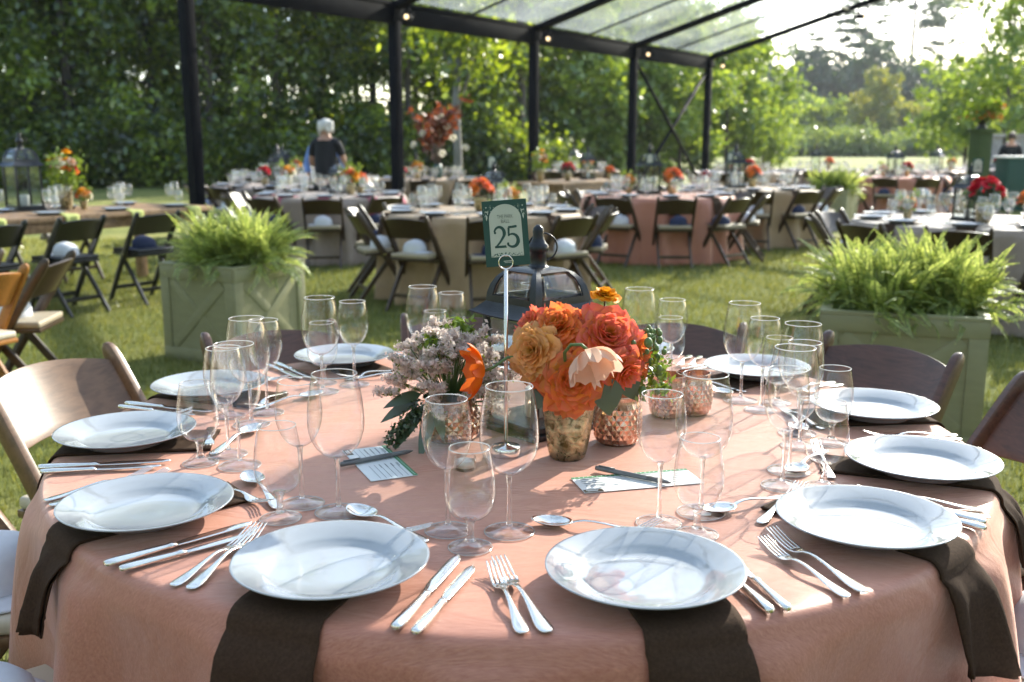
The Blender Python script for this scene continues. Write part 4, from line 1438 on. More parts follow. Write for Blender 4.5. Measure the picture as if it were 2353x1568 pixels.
        for i in range(4):
            y = h / 2 - .0135 - i * .0115
            mb.box((-w * .36, y, .0014), (w * .16, .0018, .0004)); mb.box((w * .12, y, .0014), (w * .10, .0018, .0004))
        mb.build('form_lines', 'print_grey', n, False)
        mb = MB(); mb.box((-w / 2 + .018, -h / 2 + .0072, .0014), (.034, .0128, .0005)); l = mb.build('logo_block', 'print_brown', n, False)
        mb = MB(); mb.box((-w / 2 + .016, -h / 2 + .0085, .0018), (.022, .0022, .0003)); mb.box((-w / 2 + .016, -h / 2 + .0048, .0018), (.018, .0018, .0003)); mb.build('logo_lettering', 'card_white', l, False)
        return n
    note((-.262, -.228), R(-66), .20, .088, 'white printed card with green border, on the table left of centre')
    note((.212, -.332), R(14), .222, .082, 'white printed card with brown logo block, on the table right of centre')
    def pen(pa, pb, lab):
        p = thing('pen', lab, 'pen', (0, 0, 0))
        a, b = Vector(pa), Vector(pb); d = (b - a)
        mb = MB(); mb.tube([a, a + d * .03, a + d * .68, a + d * .69], [.0042, .0047, .0047, .0042], 10); mb.build('barrel', 'pen', p)
        mb = MB(); mb.tube([a + d * .69, a + d * .88, a + d * .96, b], [.0044, .0044, .0026, .0008], 10); mb.build('grip', 'pen', p)
        mb = MB(); mb.beam(a + d * .04 + Vector((0, 0, .0056)), a + d * .26 + Vector((0, 0, .0056)), .0035, .0014); mb.build('pocket_clip', 'pen', p)
    pen((-.329, -.258, ZT + .0076), (-.203, -.172, ZT + .0076), 'grey ballpoint pen lying across the left printed card')
    pen((.143, -.277, ZT + .0076), (.268, -.362, ZT + .0076), 'grey ballpoint pen lying across the right printed card')

def text_obj(s, size, mat, parent, loc, rot=(R(90), 0, 0), ext=.0002, sx=1.0, name='lettering'):
    cu = bpy.data.curves.new(name, 'FONT')
    cu.body = s; cu.size = size; cu.extrude = ext; cu.align_x = 'CENTER'; cu.align_y = 'CENTER'; cu.resolution_u = 3
    ob = bpy.data.objects.new(name, cu); SC.collection.objects.link(ob)
    dg = bpy.context.evaluated_depsgraph_get()
    me = bpy.data.meshes.new_from_object(ob.evaluated_get(dg))
    bpy.data.objects.remove(ob); bpy.data.curves.remove(cu)
    me.name = name; me.materials.clear(); me.materials.append(M[mat])
    o = link(bpy.data.objects.new(name, me), parent)
    o.location = loc; o.rotation_euler = rot; o.scale = (sx, 1, 1)
    return o

def ribbon(mb, pts, ws, y, mi=0):
    """flat brush stroke in the x-z plane facing -Y"""
    n = len(pts)
    P = []
    for i, (x, z) in enumerate(pts):
        a, b = pts[max(i - 1, 0)], pts[min(i + 1, n - 1)]
        d = Vector((b[0] - a[0], b[1] - a[1])).normalized(); q = Vector((-d.y, d.x)) * ws[i] / 2
        P.append([(x - q.x, y, z - q.y), (x + q.x, y, z + q.y)])
    Nn = [[(0, -1, 0)] * 2 for _ in P]
    mb.sheet(P, Nn, .00025)

def arc(cx, cz, rx, rz, a0, a1, n=18):
    return [(cx + rx * math.cos(R(a0 + (a1 - a0) * i / n)), cz + rz * math.sin(R(a0 + (a1 - a0) * i / n))) for i in range(n + 1)]

def lerp_w(n, ks):
    xs = [k[0] for k in ks]; ys = [k[1] for k in ks]
    return [float(np.interp(i / (n - 1), xs, ys)) for i in range(n)]

def digits25(mb, u, y, z0, bold=1.22):
    """the numerals 2 and 5 in a high-contrast display cut; u = unit (digit height = 10u)"""
    # 2
    p = arc(-3.2, 6.9, 2.35, 2.9, 168, -28, 22) + [(-1.9, 4.3), (-3.1, 2.6), (-4.5, 1.1), (-5.3, .35)]
    w = lerp_w(len(p), [(0, .7), (.1, .75), (.5, 1.15), (.75, 1.35), (1, .55)])
    ribbon(mb, [(a * u, z0 + b * u) for a, b in p], [q * u * bold for q in w], y)
    ribbon(mb, [(a * u, z0 + b * u) for a, b in [(-5.75, .42), (-3, .42), (-.7, .42), (-.35, .55)]], [q * u * bold for q in (.85, .95, .95, 1.3)], y)
    ribbon(mb, [(a * u, z0 + b * u) for a, b in arc(-5.2, 7.15, .28, .28, 0, 360, 14)], [.62 * u] * 15, y)
    # 5
    ribbon(mb, [(a * u, z0 + b * u) for a, b in [(1.15, 9.45), (3, 9.5), (4.9, 9.7), (5.2, 10.0)]], [q * u * bold for q in (.85, .9, 1.0, .5)], y)
    ribbon(mb, [(a * u, z0 + b * u) for a, b in [(1.35, 9.3), (1.15, 5.25)]], [.85 * u * bold, .65 * u * bold], y)
    p = arc(2.75, 3.15, 2.75, 3.05, 122, -150, 26)
    w = lerp_w(len(p), [(0, .5), (.18, .9), (.5, 1.45), (.8, 1.0), (1, .6)])
    ribbon(mb, [(a * u, z0 + b * u) for a, b in p], [q * u * bold for q in w], y)
    ribbon(mb, [(a * u, z0 + b * u) for a, b in arc(.65, 1.75, .26, .26, 0, 360, 14)], [.6 * u] * 15, y)

def number_card(txt, pos, w, h, tilt, label, lettering, pattern=False, rz=0.0, group=None):
    c = thing('table_number_card', label, 'table number', pos, rz, group)
    c.rotation_euler = (0, -0.0, rz)
    hold = c
    def rot(o):
        o.rotation_euler = (o.rotation_euler[0], o.rotation_euler[1] - tilt if False else o.rotation_euler[1], o.rotation_euler[2]); return o
    mb = MB(); mb.box((0, 0, 0), (w, .0012, h)); parts = [mb.build('card_back', 'card_green', c, False)]
    # pale arch
    mb = MB()
    aw = w * .36; zb = -h * .355; zt = h * .215
    pts = [(-aw * 1.02, zb), (aw * 1.02, zb)] + [(aw * math.cos(q), zt + aw * .92 * math.sin(q)) for q in np.linspace(0, math.pi, 25)]
    n = len(pts)
    V = [(x, -.0009, z) for x, z in pts] + [(x, -.0004, z) for x, z in pts]
    F = [tuple(range(n)), tuple(range(2 * n - 1, n - 1, -1))] + [(i, i + n, (i + 1) % n + n, (i + 1) % n) for i in range(n)]
    mb.add(V, F); parts.append(mb.build('arch_panel', 'card_cream', c, False))
    if lettering:
        mb = MB(); digits25(mb, h * .032, -.0011, -h * .215); parts.append(mb.build('numerals', 'card_green', c, False))
        parts.append(text_obj('THE PARK', h * .080, 'print_dark', c, (0, -.0011, h * .252), sx=.66))
        parts.append(text_obj('BALL', h * .080, 'print_dark', c, (0, -.0011, h * .180), sx=.76))
    elif txt:
        parts.append(text_obj(txt, h * .40, 'card_green', c, (0, -.0011, -h * .06), sx=.8, name='numerals'))
    if pattern:
        mb = MB(); r_ = random.Random(3)
        for s in (-1, 1):
            def dot(x, z, r): mb.ball((s * x * w, -.0008, z * h), r * h, 8, 4, 0, (1, .2, 1))
            def cres(x, z, r, a0, a1, wd): ribbon(mb, [(s * (x * w + r * h * math.cos(R(q))), z * h + r * h * math.sin(R(q))) for q in np.linspace(a0, a1, 10)], [wd * h * math.sin(math.pi * min(1, max(.12, i / 9))) for i in range(10)], -.0009)
            dot(.405, .405, .009); dot(.24, .40, .005); dot(.44, .33, .006); dot(.47, .375, .004); dot(.31, .43, .004)
            cres(.40, .362, .026, 190, 350, .016); cres(.325, .395, .016, 0, 330, .005); cres(.355, .31, .02, -60, 100, .012); cres(.45, .29, .016, 120, 300, .010)
            cres(.43, .40, .012, 90, 250, .007); cres(.30, .35, .012, 200, 380, .008)
            ribbon(mb, [(s * .405 * w, .285 * h), (s * .41 * w, .25 * h), (s * .415 * w, .205 * h)], [.016 * h, .026 * h, .004 * h], -.0009)
            dot(.47, .30, .005); dot(.465, .255, .004); dot(.335, .262, .004)
        parts.append(mb.build('corner_ornament', 'card_cream', c, False))
        mb = MB()
        for i in range(46):
            x = (-.34 + .68 * i / 45) * w; z = -.352 * h + r_.random() * .055 * h * (1 if i % 3 else .6)
            mb.ball((x, -.0010, z), (.0045 + .006 * r_.random()) * h, 6, 4, 0, (r_.uniform(.6, 1.5), .2, r_.uniform(.6, 1.5)))
        parts.append(mb.build('flower_border', 'card_green', c, False))
        mb = MB(); mb.box((0, -.0008, -.425 * h), (.2 * w, .0004, .012 * h)); mb.box((0, -.0008, -.447 * h), (.16 * w, .0004, .008 * h)); parts.append(mb.build('small_print', 'card_cream', c, False))
    if tilt:
        for o in parts:
            o.matrix_basis = Matrix.Rotation(-tilt, 4, 'Y') @ o.matrix_basis
    return c

# ------------------------------------------------------------------ bouquets of the front table
def make_flowers():
    v = mercury_vase('tapering silver gold mercury glass vase holding the orange roses')
    v.location = (.095, -.190, ZT)
    b = thing('rose_bouquet', 'bouquet of orange, coral and apricot roses in the mercury glass vase', 'bouquet', (.095, -.190, ZT + .108))
    O = Vector((.095, -.155, ZT + .10))
    def P(x, z, y): return Vector((x, y, z)) - O
    FL = [  # name, px-derived x, z, depth y, R, aim, kind, petals, seed, roll
        ('rose', .030, .968, -.185, .048, (-.55, -.9, .35), 'p_gold', 44, 1), ('rose', .099, .918, -.212, .057, (.05, -1, .22), 'p_orange', 46, 2),
        ('rose', .072, 1.003, -.150, .055, (-.25, -.55, .8), 'p_orange', 40, 3), ('rose', .166, .992, -.165, .058, (.25, -.75, .55), 'p_coral', 46, 4),
        ('rose', .218, .955, -.150, .046, (.8, -.6, .15), 'p_orange', 38, 5), ('rose', .196, .932, -.195, .040, (.55, -.75, -.35), 'p_coral', 22, 6),
        ('rose', .045, .930, -.165, .042, (-.5, -.6, -.4), 'p_coral', 26, 7), ('rose', .030, 1.000, -.120, .046, (-.7, -.3, .6), 'p_coral', 34, 8),
        ('rose', .120, 1.008, -.105, .046, (.1, .1, 1), 'p_orange', 34, 9), ('rose', .212, .985, -.105, .044, (.7, .1, .6), 'p_coral', 30, 10),
        ('rose', .150, .960, -.060, .052, (.2, .8, .3), 'p_orange', 30, 11), ('rose', .060, .960, -.080, .046, (-.5, .7, .3), 'p_coral', 30, 12)]
    stems = MB()
    for nm, x, z, y, r0, aim, mt, pet, sd in FL:
        mb = rose_mesh(r0, sd, pet, .22, 1.0, 8)
        place_mesh(mb, P(x, z, y), aim, sd * 1.3)
        f = mb.build(nm, mt, b, True, 0, True)
        f['label'] = {'p_gold': 'apricot rose', 'p_orange': 'orange rose', 'p_coral': 'coral rose'}[mt]
        e = P(x, z, y) - Vector(aim).normalized() * r0 * .35
        stems.tube([e, e * .5 + Vector((0, 0, -.03)), (e.x * .18, e.y * .18, -.02), (e.x * .1, e.y * .1, -.085)], .0028, 6)
    # pale nodding poppy in front
    mb = poppy_mesh(.043, 3, 6, .8); place_mesh(mb, P(.122, .985, -.262), (.30, -.62, -.72), .4)
    mb.build('poppy', 'p_peach', b, True, 0, True)['label'] = 'pale peach nodding poppy'
    stems.tube([P(.122, .987, -.262), P(.112, .995, -.258), P(.094, .993, -.250), P(.084, .976, -.235), P(.086, .95, -.21), (0, -.03, -.02), (0, 0, -.08)], .0032, 8)
    mb = rose_mesh(.026, 14, 30, .08, .9, 5); place_mesh(mb, P(.166, 1.062, -.115), (.1, -.25, 1), 1)
    mb.build('ranunculus', 'p_yellow', b, True, 0, True)['label'] = 'yellow ranunculus'
    stems.tube([P(.166, 1.058, -.115), P(.165, 1.0, -.12), (.02, 0, -.02), (.01, 0, -.08)], .0022, 6)
    # single orange poppy leaning left
    mb = poppy_mesh(.047, 8, 5, .5); place_mesh(mb, P(-.062, .930, -.185), (-.95, -.25, .02), .9)
    mb.build('poppy', 'p_poppy', b, True, 0, True)['label'] = 'bright orange open poppy on its own curved stem'
    stems.tube([P(-.062, .930, -.185), P(-.045, .938, -.185), P(-.02, .955, -.18), P(.012, .955, -.165), P(.06, .91, -.16), (-.01, 0, -.02), (0, 0, -.08)], .0028, 8)
    stems.build('stem', 'stemgreen', b)
    lv = MB()
    leaf_blade(lv, P(.160, .925, -.205), (.12, -.1, -1), (0, -1, 0), .075, .058, .1, .05)
    leaf_blade(lv, P(.195, .925, -.17), (.5, -.3, -.9), (0, -1, .2), .06, .045)
    leaf_blade(lv, P(.055, .905, -.19), (-.4, -.4, -.8), (0, -1, .2), .05, .04)
    leaf_blade(lv, P(.225, .93, -.12), (.8, .1, -.2), (0, -.3, 1), .06, .04)
    lv.build('leaf', 'leaf_plant', b)
    # lime buds and sprigs on the right
    rg = np.random.default_rng(9); bd = MB(); sp = MB()
    for i in range(34):
        p = P(.205 + rg.random() * .075, .885 + rg.random() * .10, -.19 + rg.random() * .10)
        if i % 3 == 0: sp.tube([p, p * .6 + Vector((0, 0, .01)), p * .3], .0012, 5)
        bd.ball(p, .0045 + .004 * rg.random(), 8, 6, 0, (1, 1, 1.25))
    bd.build('greenery', 'stemgreen', b); bd = MB()
    for i in range(9):
        p = P(.245 + rg.random() * .03, 1.0 - rg.random() * .03, -.12 + rg.random() * .05); bd.ball(p, .0055, 8, 6, 0, (1, 1, 1.3)); sp.tube([p, P(.22, .96, -.13)], .0011, 5)
    bd.build('greenery', 'stemgreen', b); sp.build('sprig', 'stemgreen', b)
    C = np.array([[.215 + rg.random() * .065, -.19 + rg.random() * .09, .88 + rg.random() * .075] for _ in range(14)]) - np.array(O)
    raw_mesh('lime_foliage', leaf_quads(rg, C[rg.integers(0, 14, 260)], .009, .011), 0, 'leaf_lime', b)

    # statice arrangement
    v = facet_vase(.0595, .088, 'faceted_votive', 'copper faceted votive on the left filled with lilac statice'); v.location = (-.138, -.058, ZT)
    s = thing('statice_bouquet', 'bunch of pale lilac statice with dark leaves in the left faceted votive', 'bouquet', (-.138, -.058, ZT + .05))
    O2 = Vector((-.138, -.058, ZT + .05))
    r_ = random.Random(12)
    tips, sps = [], MB()
    for i in range(120):
        a = r_.uniform(0, 6.28); el = r_.uniform(-.28, 1.5)
        ln = r_.uniform(.070, .126)
        d = Vector((math.cos(a) * math.cos(el), math.sin(a) * math.cos(el), math.sin(el)))
        p = Vector((d.x * ln * 1.05, d.y * ln * .9, .058 + d.z * ln * 1.02))
        sps.tube([(0, 0, .0), p * .55 + Vector((0, 0, .01)), p], .0011, 5)
        t = Vector((r_.gauss(0, 1), r_.gauss(0, 1), r_.uniform(0, .8))).normalized()
        for q in range(6):
            w = p + t * (q - 2.5) * .0075
            tips.append(tuple(w))
    sps.build('stem', 'stemgreen', s)
    rg = np.random.default_rng(4)
    tt = np.array(tips)
    raw_mesh('floret_head', leaf_quads(rg, np.repeat(tt, 34, 0), .0042, .0068), 0, 'p_lilac', s)
    raw_mesh('green_calyx', leaf_quads(rg, np.repeat(tt, 3, 0) * .97, .0045, .0075), 0, 'leaf_lime', s)
    C = np.array([[.0, .03, .165], [.022, .035, .172], [-.02, .04, .16], [.035, .03, .16], [-.03, -.02, .150]])
    raw_mesh('lime_foliage', leaf_quads(rg, C[rg.integers(0, 5, 330)], .010, .012), 0, 'leaf_lime', s)
    lv = MB()
    for p, d, L, W in (((-.05, -.045, .03), (-.62, -.5, -.72), .105, .034), ((-.03, -.06, .025), (-.25, -.75, -.78), .105, .028), ((-.06, -.02, .035), (-.9, -.2, -.35), .09, .03), ((-.02, -.065, .02), (.25, -.8, -.7), .06, .022), ((-.055, -.03, .05), (-.8, -.4, -.1), .08, .03)):
        leaf_blade(lv, p, d, (0, -.6, .8), L, W, .12, .22)
    lv.build('leaf', 'leaf_plant', s)
    C = np.array([[-.062 - .012 * i, -.055 - .006 * i, .02 - .012 * i] for i in range(5)])
    raw_mesh('seed_head', leaf_quads(rg, C[rg.integers(0, 5, 420)], .0085, .0075), 0, 'leaf_plant', s)
    # three more faceted votives
    v = dup_label(facet_vase(.0460, .101, 'faceted_votive', 'empty copper faceted votive just right of the mercury glass vase'), (.201, -.088, ZT))
    for (x, y), lb in (((.335, .115), 'copper faceted votive behind the right wine glasses, left of two'), ((.392, .135), 'copper faceted votive behind the right wine glasses, right of two')):
        v = facet_vase(.0410, .094, 'faceted_votive', lb); v.location = (x, y, ZT)

def dup_label(o, loc):
    o.location = loc
    return o
# ------------------------------------------------------------------ planters with ferns
def make_planter(label, side, H):
    o = thing('planter_box', label, 'planter')
    h = side / 2
    pb = .075; th = .018
    for k in range(4):
        rot = Matrix.Rotation(k * math.pi / 2, 3, 'Z')
        mb = MB()
        mb.box(rot @ Vector((0, -h + .012, H / 2)), (side - .05, .016, H - .02), rot)
        p = mb.build('panel', 'planter', o, False)
        mb = MB()
        y = -h + .001
        mb.box(rot @ Vector((0, y, H - pb / 2)), (side - .002, th, pb), rot)
        mb.box(rot @ Vector((0, y, pb / 2)), (side - .002, th, pb), rot)
        for s in (-1, 1):
            mb.box(rot @ Vector((s * (h - pb / 2 - .001), y + .0015, H / 2)), (pb, th - .002, H - 2 * pb), rot)
        mb.build('rail_frame', 'planter', p, 'auto', .003)
        ix, iz = h - pb, H / 2 - pb
        L = 2 * math.hypot(ix, iz) - .01
        a = math.atan2(iz, ix)
        mb = MB()
        for q, s in enumerate((-1, 1)):
            r2 = rot @ Matrix.Rotation(s * a, 3, 'Y')
            mb.box(rot @ Vector((0, y + .0025 + .0025 * q, H / 2)), (L - .05, th - .006, .062), r2)
        mb.build('cross_trim', 'planter', p, 'auto', .003)
    mb = MB()
    for k in range(4):
        rot = Matrix.Rotation(k * math.pi / 2, 3, 'Z')
        mb.box(rot @ Vector((0, -h + .017, H + .009)), (side + .012 - (.08 if k % 2 else 0), .05, .018), rot)
    mb.build('top_rim', 'planter', o, 'auto', .003)
    mb = MB(); mb.box((0, 0, H - .06), (side - .07, side - .07, .02)); mb.build('soil', 'soil', o, False)
    return o

def make_fern(seed, nf=110, L0=.42, up=1.0, wild=1.0):
    rg = np.random.default_rng(seed)
    t = thing('fern', '', 'fern')
    V = []
    st = []
    for i in range(nf):
        q = (i + .5) / nf
        az = rg.random() * 2 * np.pi
        el0 = np.radians(88 - 64 * q ** 1.1 + rg.normal() * 7) * up
        L = L0 * (0.72 + .45 * rg.random()) * (1.0 if q < .75 else .9)
        drop = (.35 + 1.25 * q + .3 * rg.random()) * wild
        n = 34
        s = np.linspace(0, 1, n)
        el = el0 - drop * s ** 1.4
        ds = L / (n - 1)
        dx = np.cos(el) * ds; dz = np.sin(el) * ds
        r = np.cumsum(dx) + .02 * rg.random(); z = np.cumsum(dz)
        sw = .25 * rg.normal() * s ** 2
        a = az + sw
        px, py, pz = r * np.cos(a), r * np.sin(a), z
        base = np.array([.05 * rg.normal(), .05 * rg.normal(), 0])
        P = np.stack([px, py, pz], 1) + base
        T = np.gradient(P, axis=0); T /= np.linalg.norm(T, axis=1)[:, None]
        side = np.stack([-np.sin(a), np.cos(a), np.zeros(n)], 1)
        tw = .5 * rg.normal()
        upv = np.cross(side, T); side = side * np.cos(tw) + upv * np.sin(tw)
        wl = .050 * (np.sin(np.pi * np.clip(s * .93 + .06, 0, 1)) ** .55) * (1 - .55 * s) * (.8 + .4 * rg.random()) * (L / .42)
        keep = s > .10
        for sg in (-1, 1):
            d = side * sg + T * .35 + rg.normal(size=(n, 3)) * .10
            d[:, 2] -= .10
            tip = P + d * wl[:, None]
            hw = .0075 * (L / .42)
            Q = np.empty((n, 4, 3))
            Q[:, 0] = P - T * hw * .6; Q[:, 1] = P + d * wl[:, None] * .45 - T * hw * .9; Q[:, 2] = tip; Q[:, 3] = P + d * wl[:, None] * .45 + T * hw * .9
            V.append(Q[keep].reshape(-1, 3))
        st.append(P)
    raw_mesh('frond', np.concatenate(V), 0, 'fern', t)
    mb = MB()
    for P in st[::1]:
        mb.tube([tuple(p) for p in P[::6]], .0016, 3)
    mb.build('frond_stalk', 'stemgreen', t)
    return t

def place_planters():
    f1, f2, f3 = (Stock(lambda s=s, n=n, L=L: make_fern(s, n, L)) for s, n, L in ((101, 210, .37), (102, 210, .35), (103, 200, .39)))
    st = [f1, f2, f3]
    def group(c, side, H, rz, lab, ferns, sc, where):
        p = make_planter(lab, side, H); p.location = (*c, 0); p.rotation_euler = (0, 0, rz)
        for i, (u, v) in enumerate(ferns):
            q = Matrix.Rotation(rz, 2) @ Vector((u * side, v * side))
            st[i % 3].put((c[0] + q.x, c[1] + q.y, H - .045), i * 1.9 + rz, 'bright green fern growing in ' + where + ', ' + ('near side', 'far side', 'left part', 'right part')[i], 'ferns in ' + where, sc * (.95 + .1 * (i % 2)))
    # left planter: front corner (-1.71,4.05)
    d1 = Vector((-.866, .5)); d2 = Vector((.5, .866)); s = .64
    c = Vector((-1.71, 4.05)) + (d1 + d2) * s / 2
    group(c, s, .60, math.radians(-30), 'sage green square planter box with X trim standing on the lawn left of centre', ((0, -.18), (.05, .2), (-.22, .08), (.24, .0)), 1.03, 'the left green planter')
    d1 = Vector((.94, -.342)); d2 = Vector((.342, .94)); s = .70
    c = Vector((1.405, 2.50)) + (d1 + d2) * s / 2
    group(c, s, .595, math.radians(-20), 'sage green square planter box with X trim behind the brown chair on the right', ((-.12, -.2), (.1, .22), (-.28, .1), (.27, -.02)), 1.0, 'the right green planter')
    s = .62
    group(Vector((5.35, 14.9)), s, .62, math.radians(-35), 'small looking far planter box with a fern among the distant right tables', ((-.2, -.1), (.2, .1)), 1.15, 'the far planter')

# ------------------------------------------------------------------ background table settings
def simple_rose(seed, R0, mt, n=14):
    return rose_mesh(R0, seed, n, .1, 1.0, 4)

def bg_bouquet(kind):
    """vase with a bunch of flowers; kinds differ in colour and height"""
    o = thing('flower_arrangement', '', 'bouquet')
    r_ = random.Random(hash(kind) % 1000 if False else {'red': 3, 'orange': 4, 'mixed': 5, 'tallmixed': 6}[kind])
    mb = MB()
    hv = .12 if kind != 'tallmixed' else .17
    mb.lathe([(.0005, 0), (.034, 0), (.044, .03), (.05, hv * .8), (.053, hv), (.05, hv), (.04, .02), (.0005, .012)], 20)
    mb.build('vase', 'mercury', o)
    mats = {'red': ['p_red'], 'orange': ['p_orange', 'p_orange', 'p_coral'], 'mixed': ['p_gold', 'p_yellow', 'p_coral', 'p_cream'], 'tallmixed': ['p_yellow', 'p_cream', 'p_orange', 'p_yellow', 'p_peach', 'p_red']}[kind]
    n = {'red': 7, 'orange': 9, 'mixed': 8, 'tallmixed': 11}[kind]
    for i in range(n):
        a = i * 2.4; q = (i + .5) / n
        rr = (.085 if kind != 'tallmixed' else .10) * math.sqrt(q); zz = hv + .05 + .075 * (1 - q) + (.13 * r_.random() if kind == 'tallmixed' else 0)
        R0 = r_.uniform(.042, .055) if kind != 'tallmixed' else r_.uniform(.020, .034)
        m = simple_rose(i + 50, R0, None)
        place_mesh(m, (rr * math.cos(a), rr * math.sin(a), zz), (math.cos(a) * q * 1.2, math.sin(a) * q * 1.2, .7), i)
        m.build('flower', mats[i % len(mats)], o, True, 0, True)
    rg = np.random.default_rng(8)
    C = np.array([[.075 * math.cos(k), .075 * math.sin(k), hv + .02 + .02 * (k % 3)] for k in range(12)])
    if kind in ('tallmixed', 'mixed'):
        C = np.vstack([C, np.array([[.09 * math.cos(2 * k), .09 * math.sin(2 * k), hv + .10 + .10 * rg.random()] for k in range(8)])])
    raw_mesh('foliage', leaf_quads(rg, C[rg.integers(0, len(C), 420 if kind == 'tallmixed' else 240)], .018 if kind != 'tallmixed' else .03, .026), 0, 'leaf_lime' if kind in ('tallmixed', 'mixed') else 'leaf_plant', o)
    return o

SEAT = ['nearest', 'front right', 'right front', 'right', 'back right', 'farthest', 'back left', 'left back', 'left', 'front left']

def seat_word(a):
    a = a % 360
    return SEAT[int(((a + 18) % 360) // 36)]

CLOTHS, CHAIR1 = {}, {}
def background_tables():
    r_ = random.Random(77)
    sp = Stock(make_plate)
    g1 = {k: Stock(lambda k=k: make_glass_one(k)) for k in ('big', 'wine', 'water')}
    chD = Stock(lambda: make_chair('wood_dark', 'cushion_tan'))
    chD1 = Stock(lambda: make_chair_one('wood_dark', 'cushion_tan'))
    chB = Stock(lambda: make_chair('wood_black', 'cushion_black'))
    bq = {k: Stock(lambda k=k: bg_bouquet(k)) for k in ('red', 'orange', 'mixed', 'tallmixed')}
    stuffV = []
    gm = {}
    for k in ('big', 'wine', 'water'):
        b, s, f = glass_mesh(k, 9); m = MB()
        # light weight version for the distant stemware
        H, pr, foot, zs = glass_profiles(k)
        m.lathe([(foot, 0), (foot * .4, .006), (.004, .012), (.004, zs), (pr[3][0], pr[3][1]), (pr[5][0], pr[5][1]), (pr[-1][0], H)], 9)
        gm[k] = m
    far = MB()
    def setting(T, o3, rz, fa, r, pl, glasses, what, tname):
        if glasses == 'one':
            for k, (x, y) in (('big', (.178, .245)), ('wine', (.09, .22)), ('water', (.142, .164))):
                p = o3 + r * (x + r_.uniform(-.01, .01)) + fa * (y + r_.uniform(-.01, .01))
                g1[k].put((p.x, p.y, ZT + .002), r_.uniform(0, 6), {'big': 'big red wine glass standing on ', 'wine': 'slim white wine glass standing on ', 'water': 'short water goblet standing on '}[k] + tname, {'big': 'red wine glasses on ', 'wine': 'white wine glasses on ', 'water': 'water goblets on '}[k] + tname)
        else:
            for k, (x, y) in (('big', (.178, .245)), ('wine', (.09, .22)), ('water', (.142, .164))):
                p = o3 + r * (x + r_.uniform(-.01, .01)) + fa * (y + r_.uniform(-.01, .01))
                far.add([(v[0] + p.x, v[1] + p.y, v[2] + ZT + .002) for v in gm[k].v], gm[k].f)
    def roundT(key, x, y, cmat, phase, tname, seats=10, glasses='one', chairs='parts', napk='napkin_brown', caps=True, flowers=(), lantern=None, card=None, RTb=.915, naps=(0, 1, 9, 2, 8)):
        ck = (cmat, key in 'ACEI')
        if ck not in CLOTHS:
            c, ff = make_cloth('tablecloth', cmat, RTb, .752, 31 + len(CLOTHS), seg=180)
            CLOTHS[ck] = (c, ff, [0])
        c, ff, cnt = CLOTHS[ck]
        if cnt[0]: c = dup(c)
        cnt[0] += 1
        c.location = (x, y, ZT)
        colr = {'beige': 'beige', 'salmon': 'salmon pink', 'greige': 'taupe grey'}[cmat]
        tag(c, colr + ' cloth hanging to the grass over ' + tname, 'tablecloth', 'floor length cloths on the background tables')
        for i in range(seats):
            a = phase + i * 360 / seats
            o, fa, r = frame(a)
            ctr = Vector((x, y))
            pc = ctr + o * .775
            sp.put((pc.x, pc.y, ZT + .008), r_.uniform(0, 6), 'white dinner plate on ' + tname + ', ' + seat_word(a) + ' seat', 'plates on ' + tname)
            rz = math.atan2(-fa.x, fa.y)
            setting(None, pc, rz, fa, r, None, glasses, None, tname)
            rc = .985 + r_.uniform(-.03, .05)
            pcc = ctr + o * rc
            w = seat_word(a)
            st = chD if chairs == 'parts' else chD1
            st.put((pcc.x, pcc.y, 0), rz + R(r_.uniform(-4, 4)), 'dark walnut chair, the ' + w + ' one at ' + tname, 'chairs around ' + tname)
            if caps:
                cw = 'white' if (i * 7 + len(tname)) % 5 < 3 else 'navy'
                if key == 'B' and i == 0: cw = 'navy'
                if key == 'A' and i < 4: cw = ('white', 'navy')[i % 2]
                CAPS[cw].put((pcc.x + r_.uniform(-.05, .05), pcc.y + r_.uniform(-.05, .05),   .475), rz + (1.25 if (i + len(tname)) % 2 else -1.25) + r_.uniform(-.5, .5), ('white' if cw == 'white' else 'navy blue') + ' baseball cap on the ' + w + ' chair, ' + tname, 'caps on the chairs of ' + tname)
            if w in [SEAT[q] for q in naps] and napk:
                n = make_napkin(ff, RTb, R(a), napk, .13, .15 + .05 * r_.random(), r_.uniform(-.02, .02), i, 'napkin')
                n.location = (x, y, ZT)
                tag(n, {'napkin_brown': 'dark brown', 'napkin_pink': 'raspberry pink'}[napk] + ' napkin hanging from ' + tname + ', ' + w + ' seat', 'napkin', 'napkins on ' + tname)
        for i, (k, dx, dy, sc, lb) in enumerate(flowers):
            bq[k].put((x + dx, y + dy, ZT + .002), i * 1.7, lb, None, sc)
        if lantern:
            LANTERN.put((x + lantern[0], y + lantern[1], ZT + .002), lantern[2], lantern[3], 'lanterns on the background tables', (1.3, 1.3, 1.36) if key in 'BDHIK' else (1, 1, 1))
        if card:
            sx, sy, tx, lb = card
            s = CARDST.put((x + sx, y + sy, ZT + .002), 0, 'slim card stand on ' + tname, 'card stands on the background tables')
            number_card(tx, (x + sx, y + sy - .003, ZT + .43), .085, .125, 0, lb, False, False)
    roundT('A', -.28, 7.2, 'beige', -30, 'the beige table behind number 25', flowers=(('orange', -.02, -.05, 1.15, 'big orange rose bunch on the beige table just left of the number 25 card'), ('mixed', .27, .05, .8, 'small orange and cream bunch on the beige table above the number 25 card'), ), lantern=(.1, .25, .6, 'black lantern on the beige table behind number 25'), card=(.08, .35, '', 'pale arched number card above the number 25 card, on the beige table'))
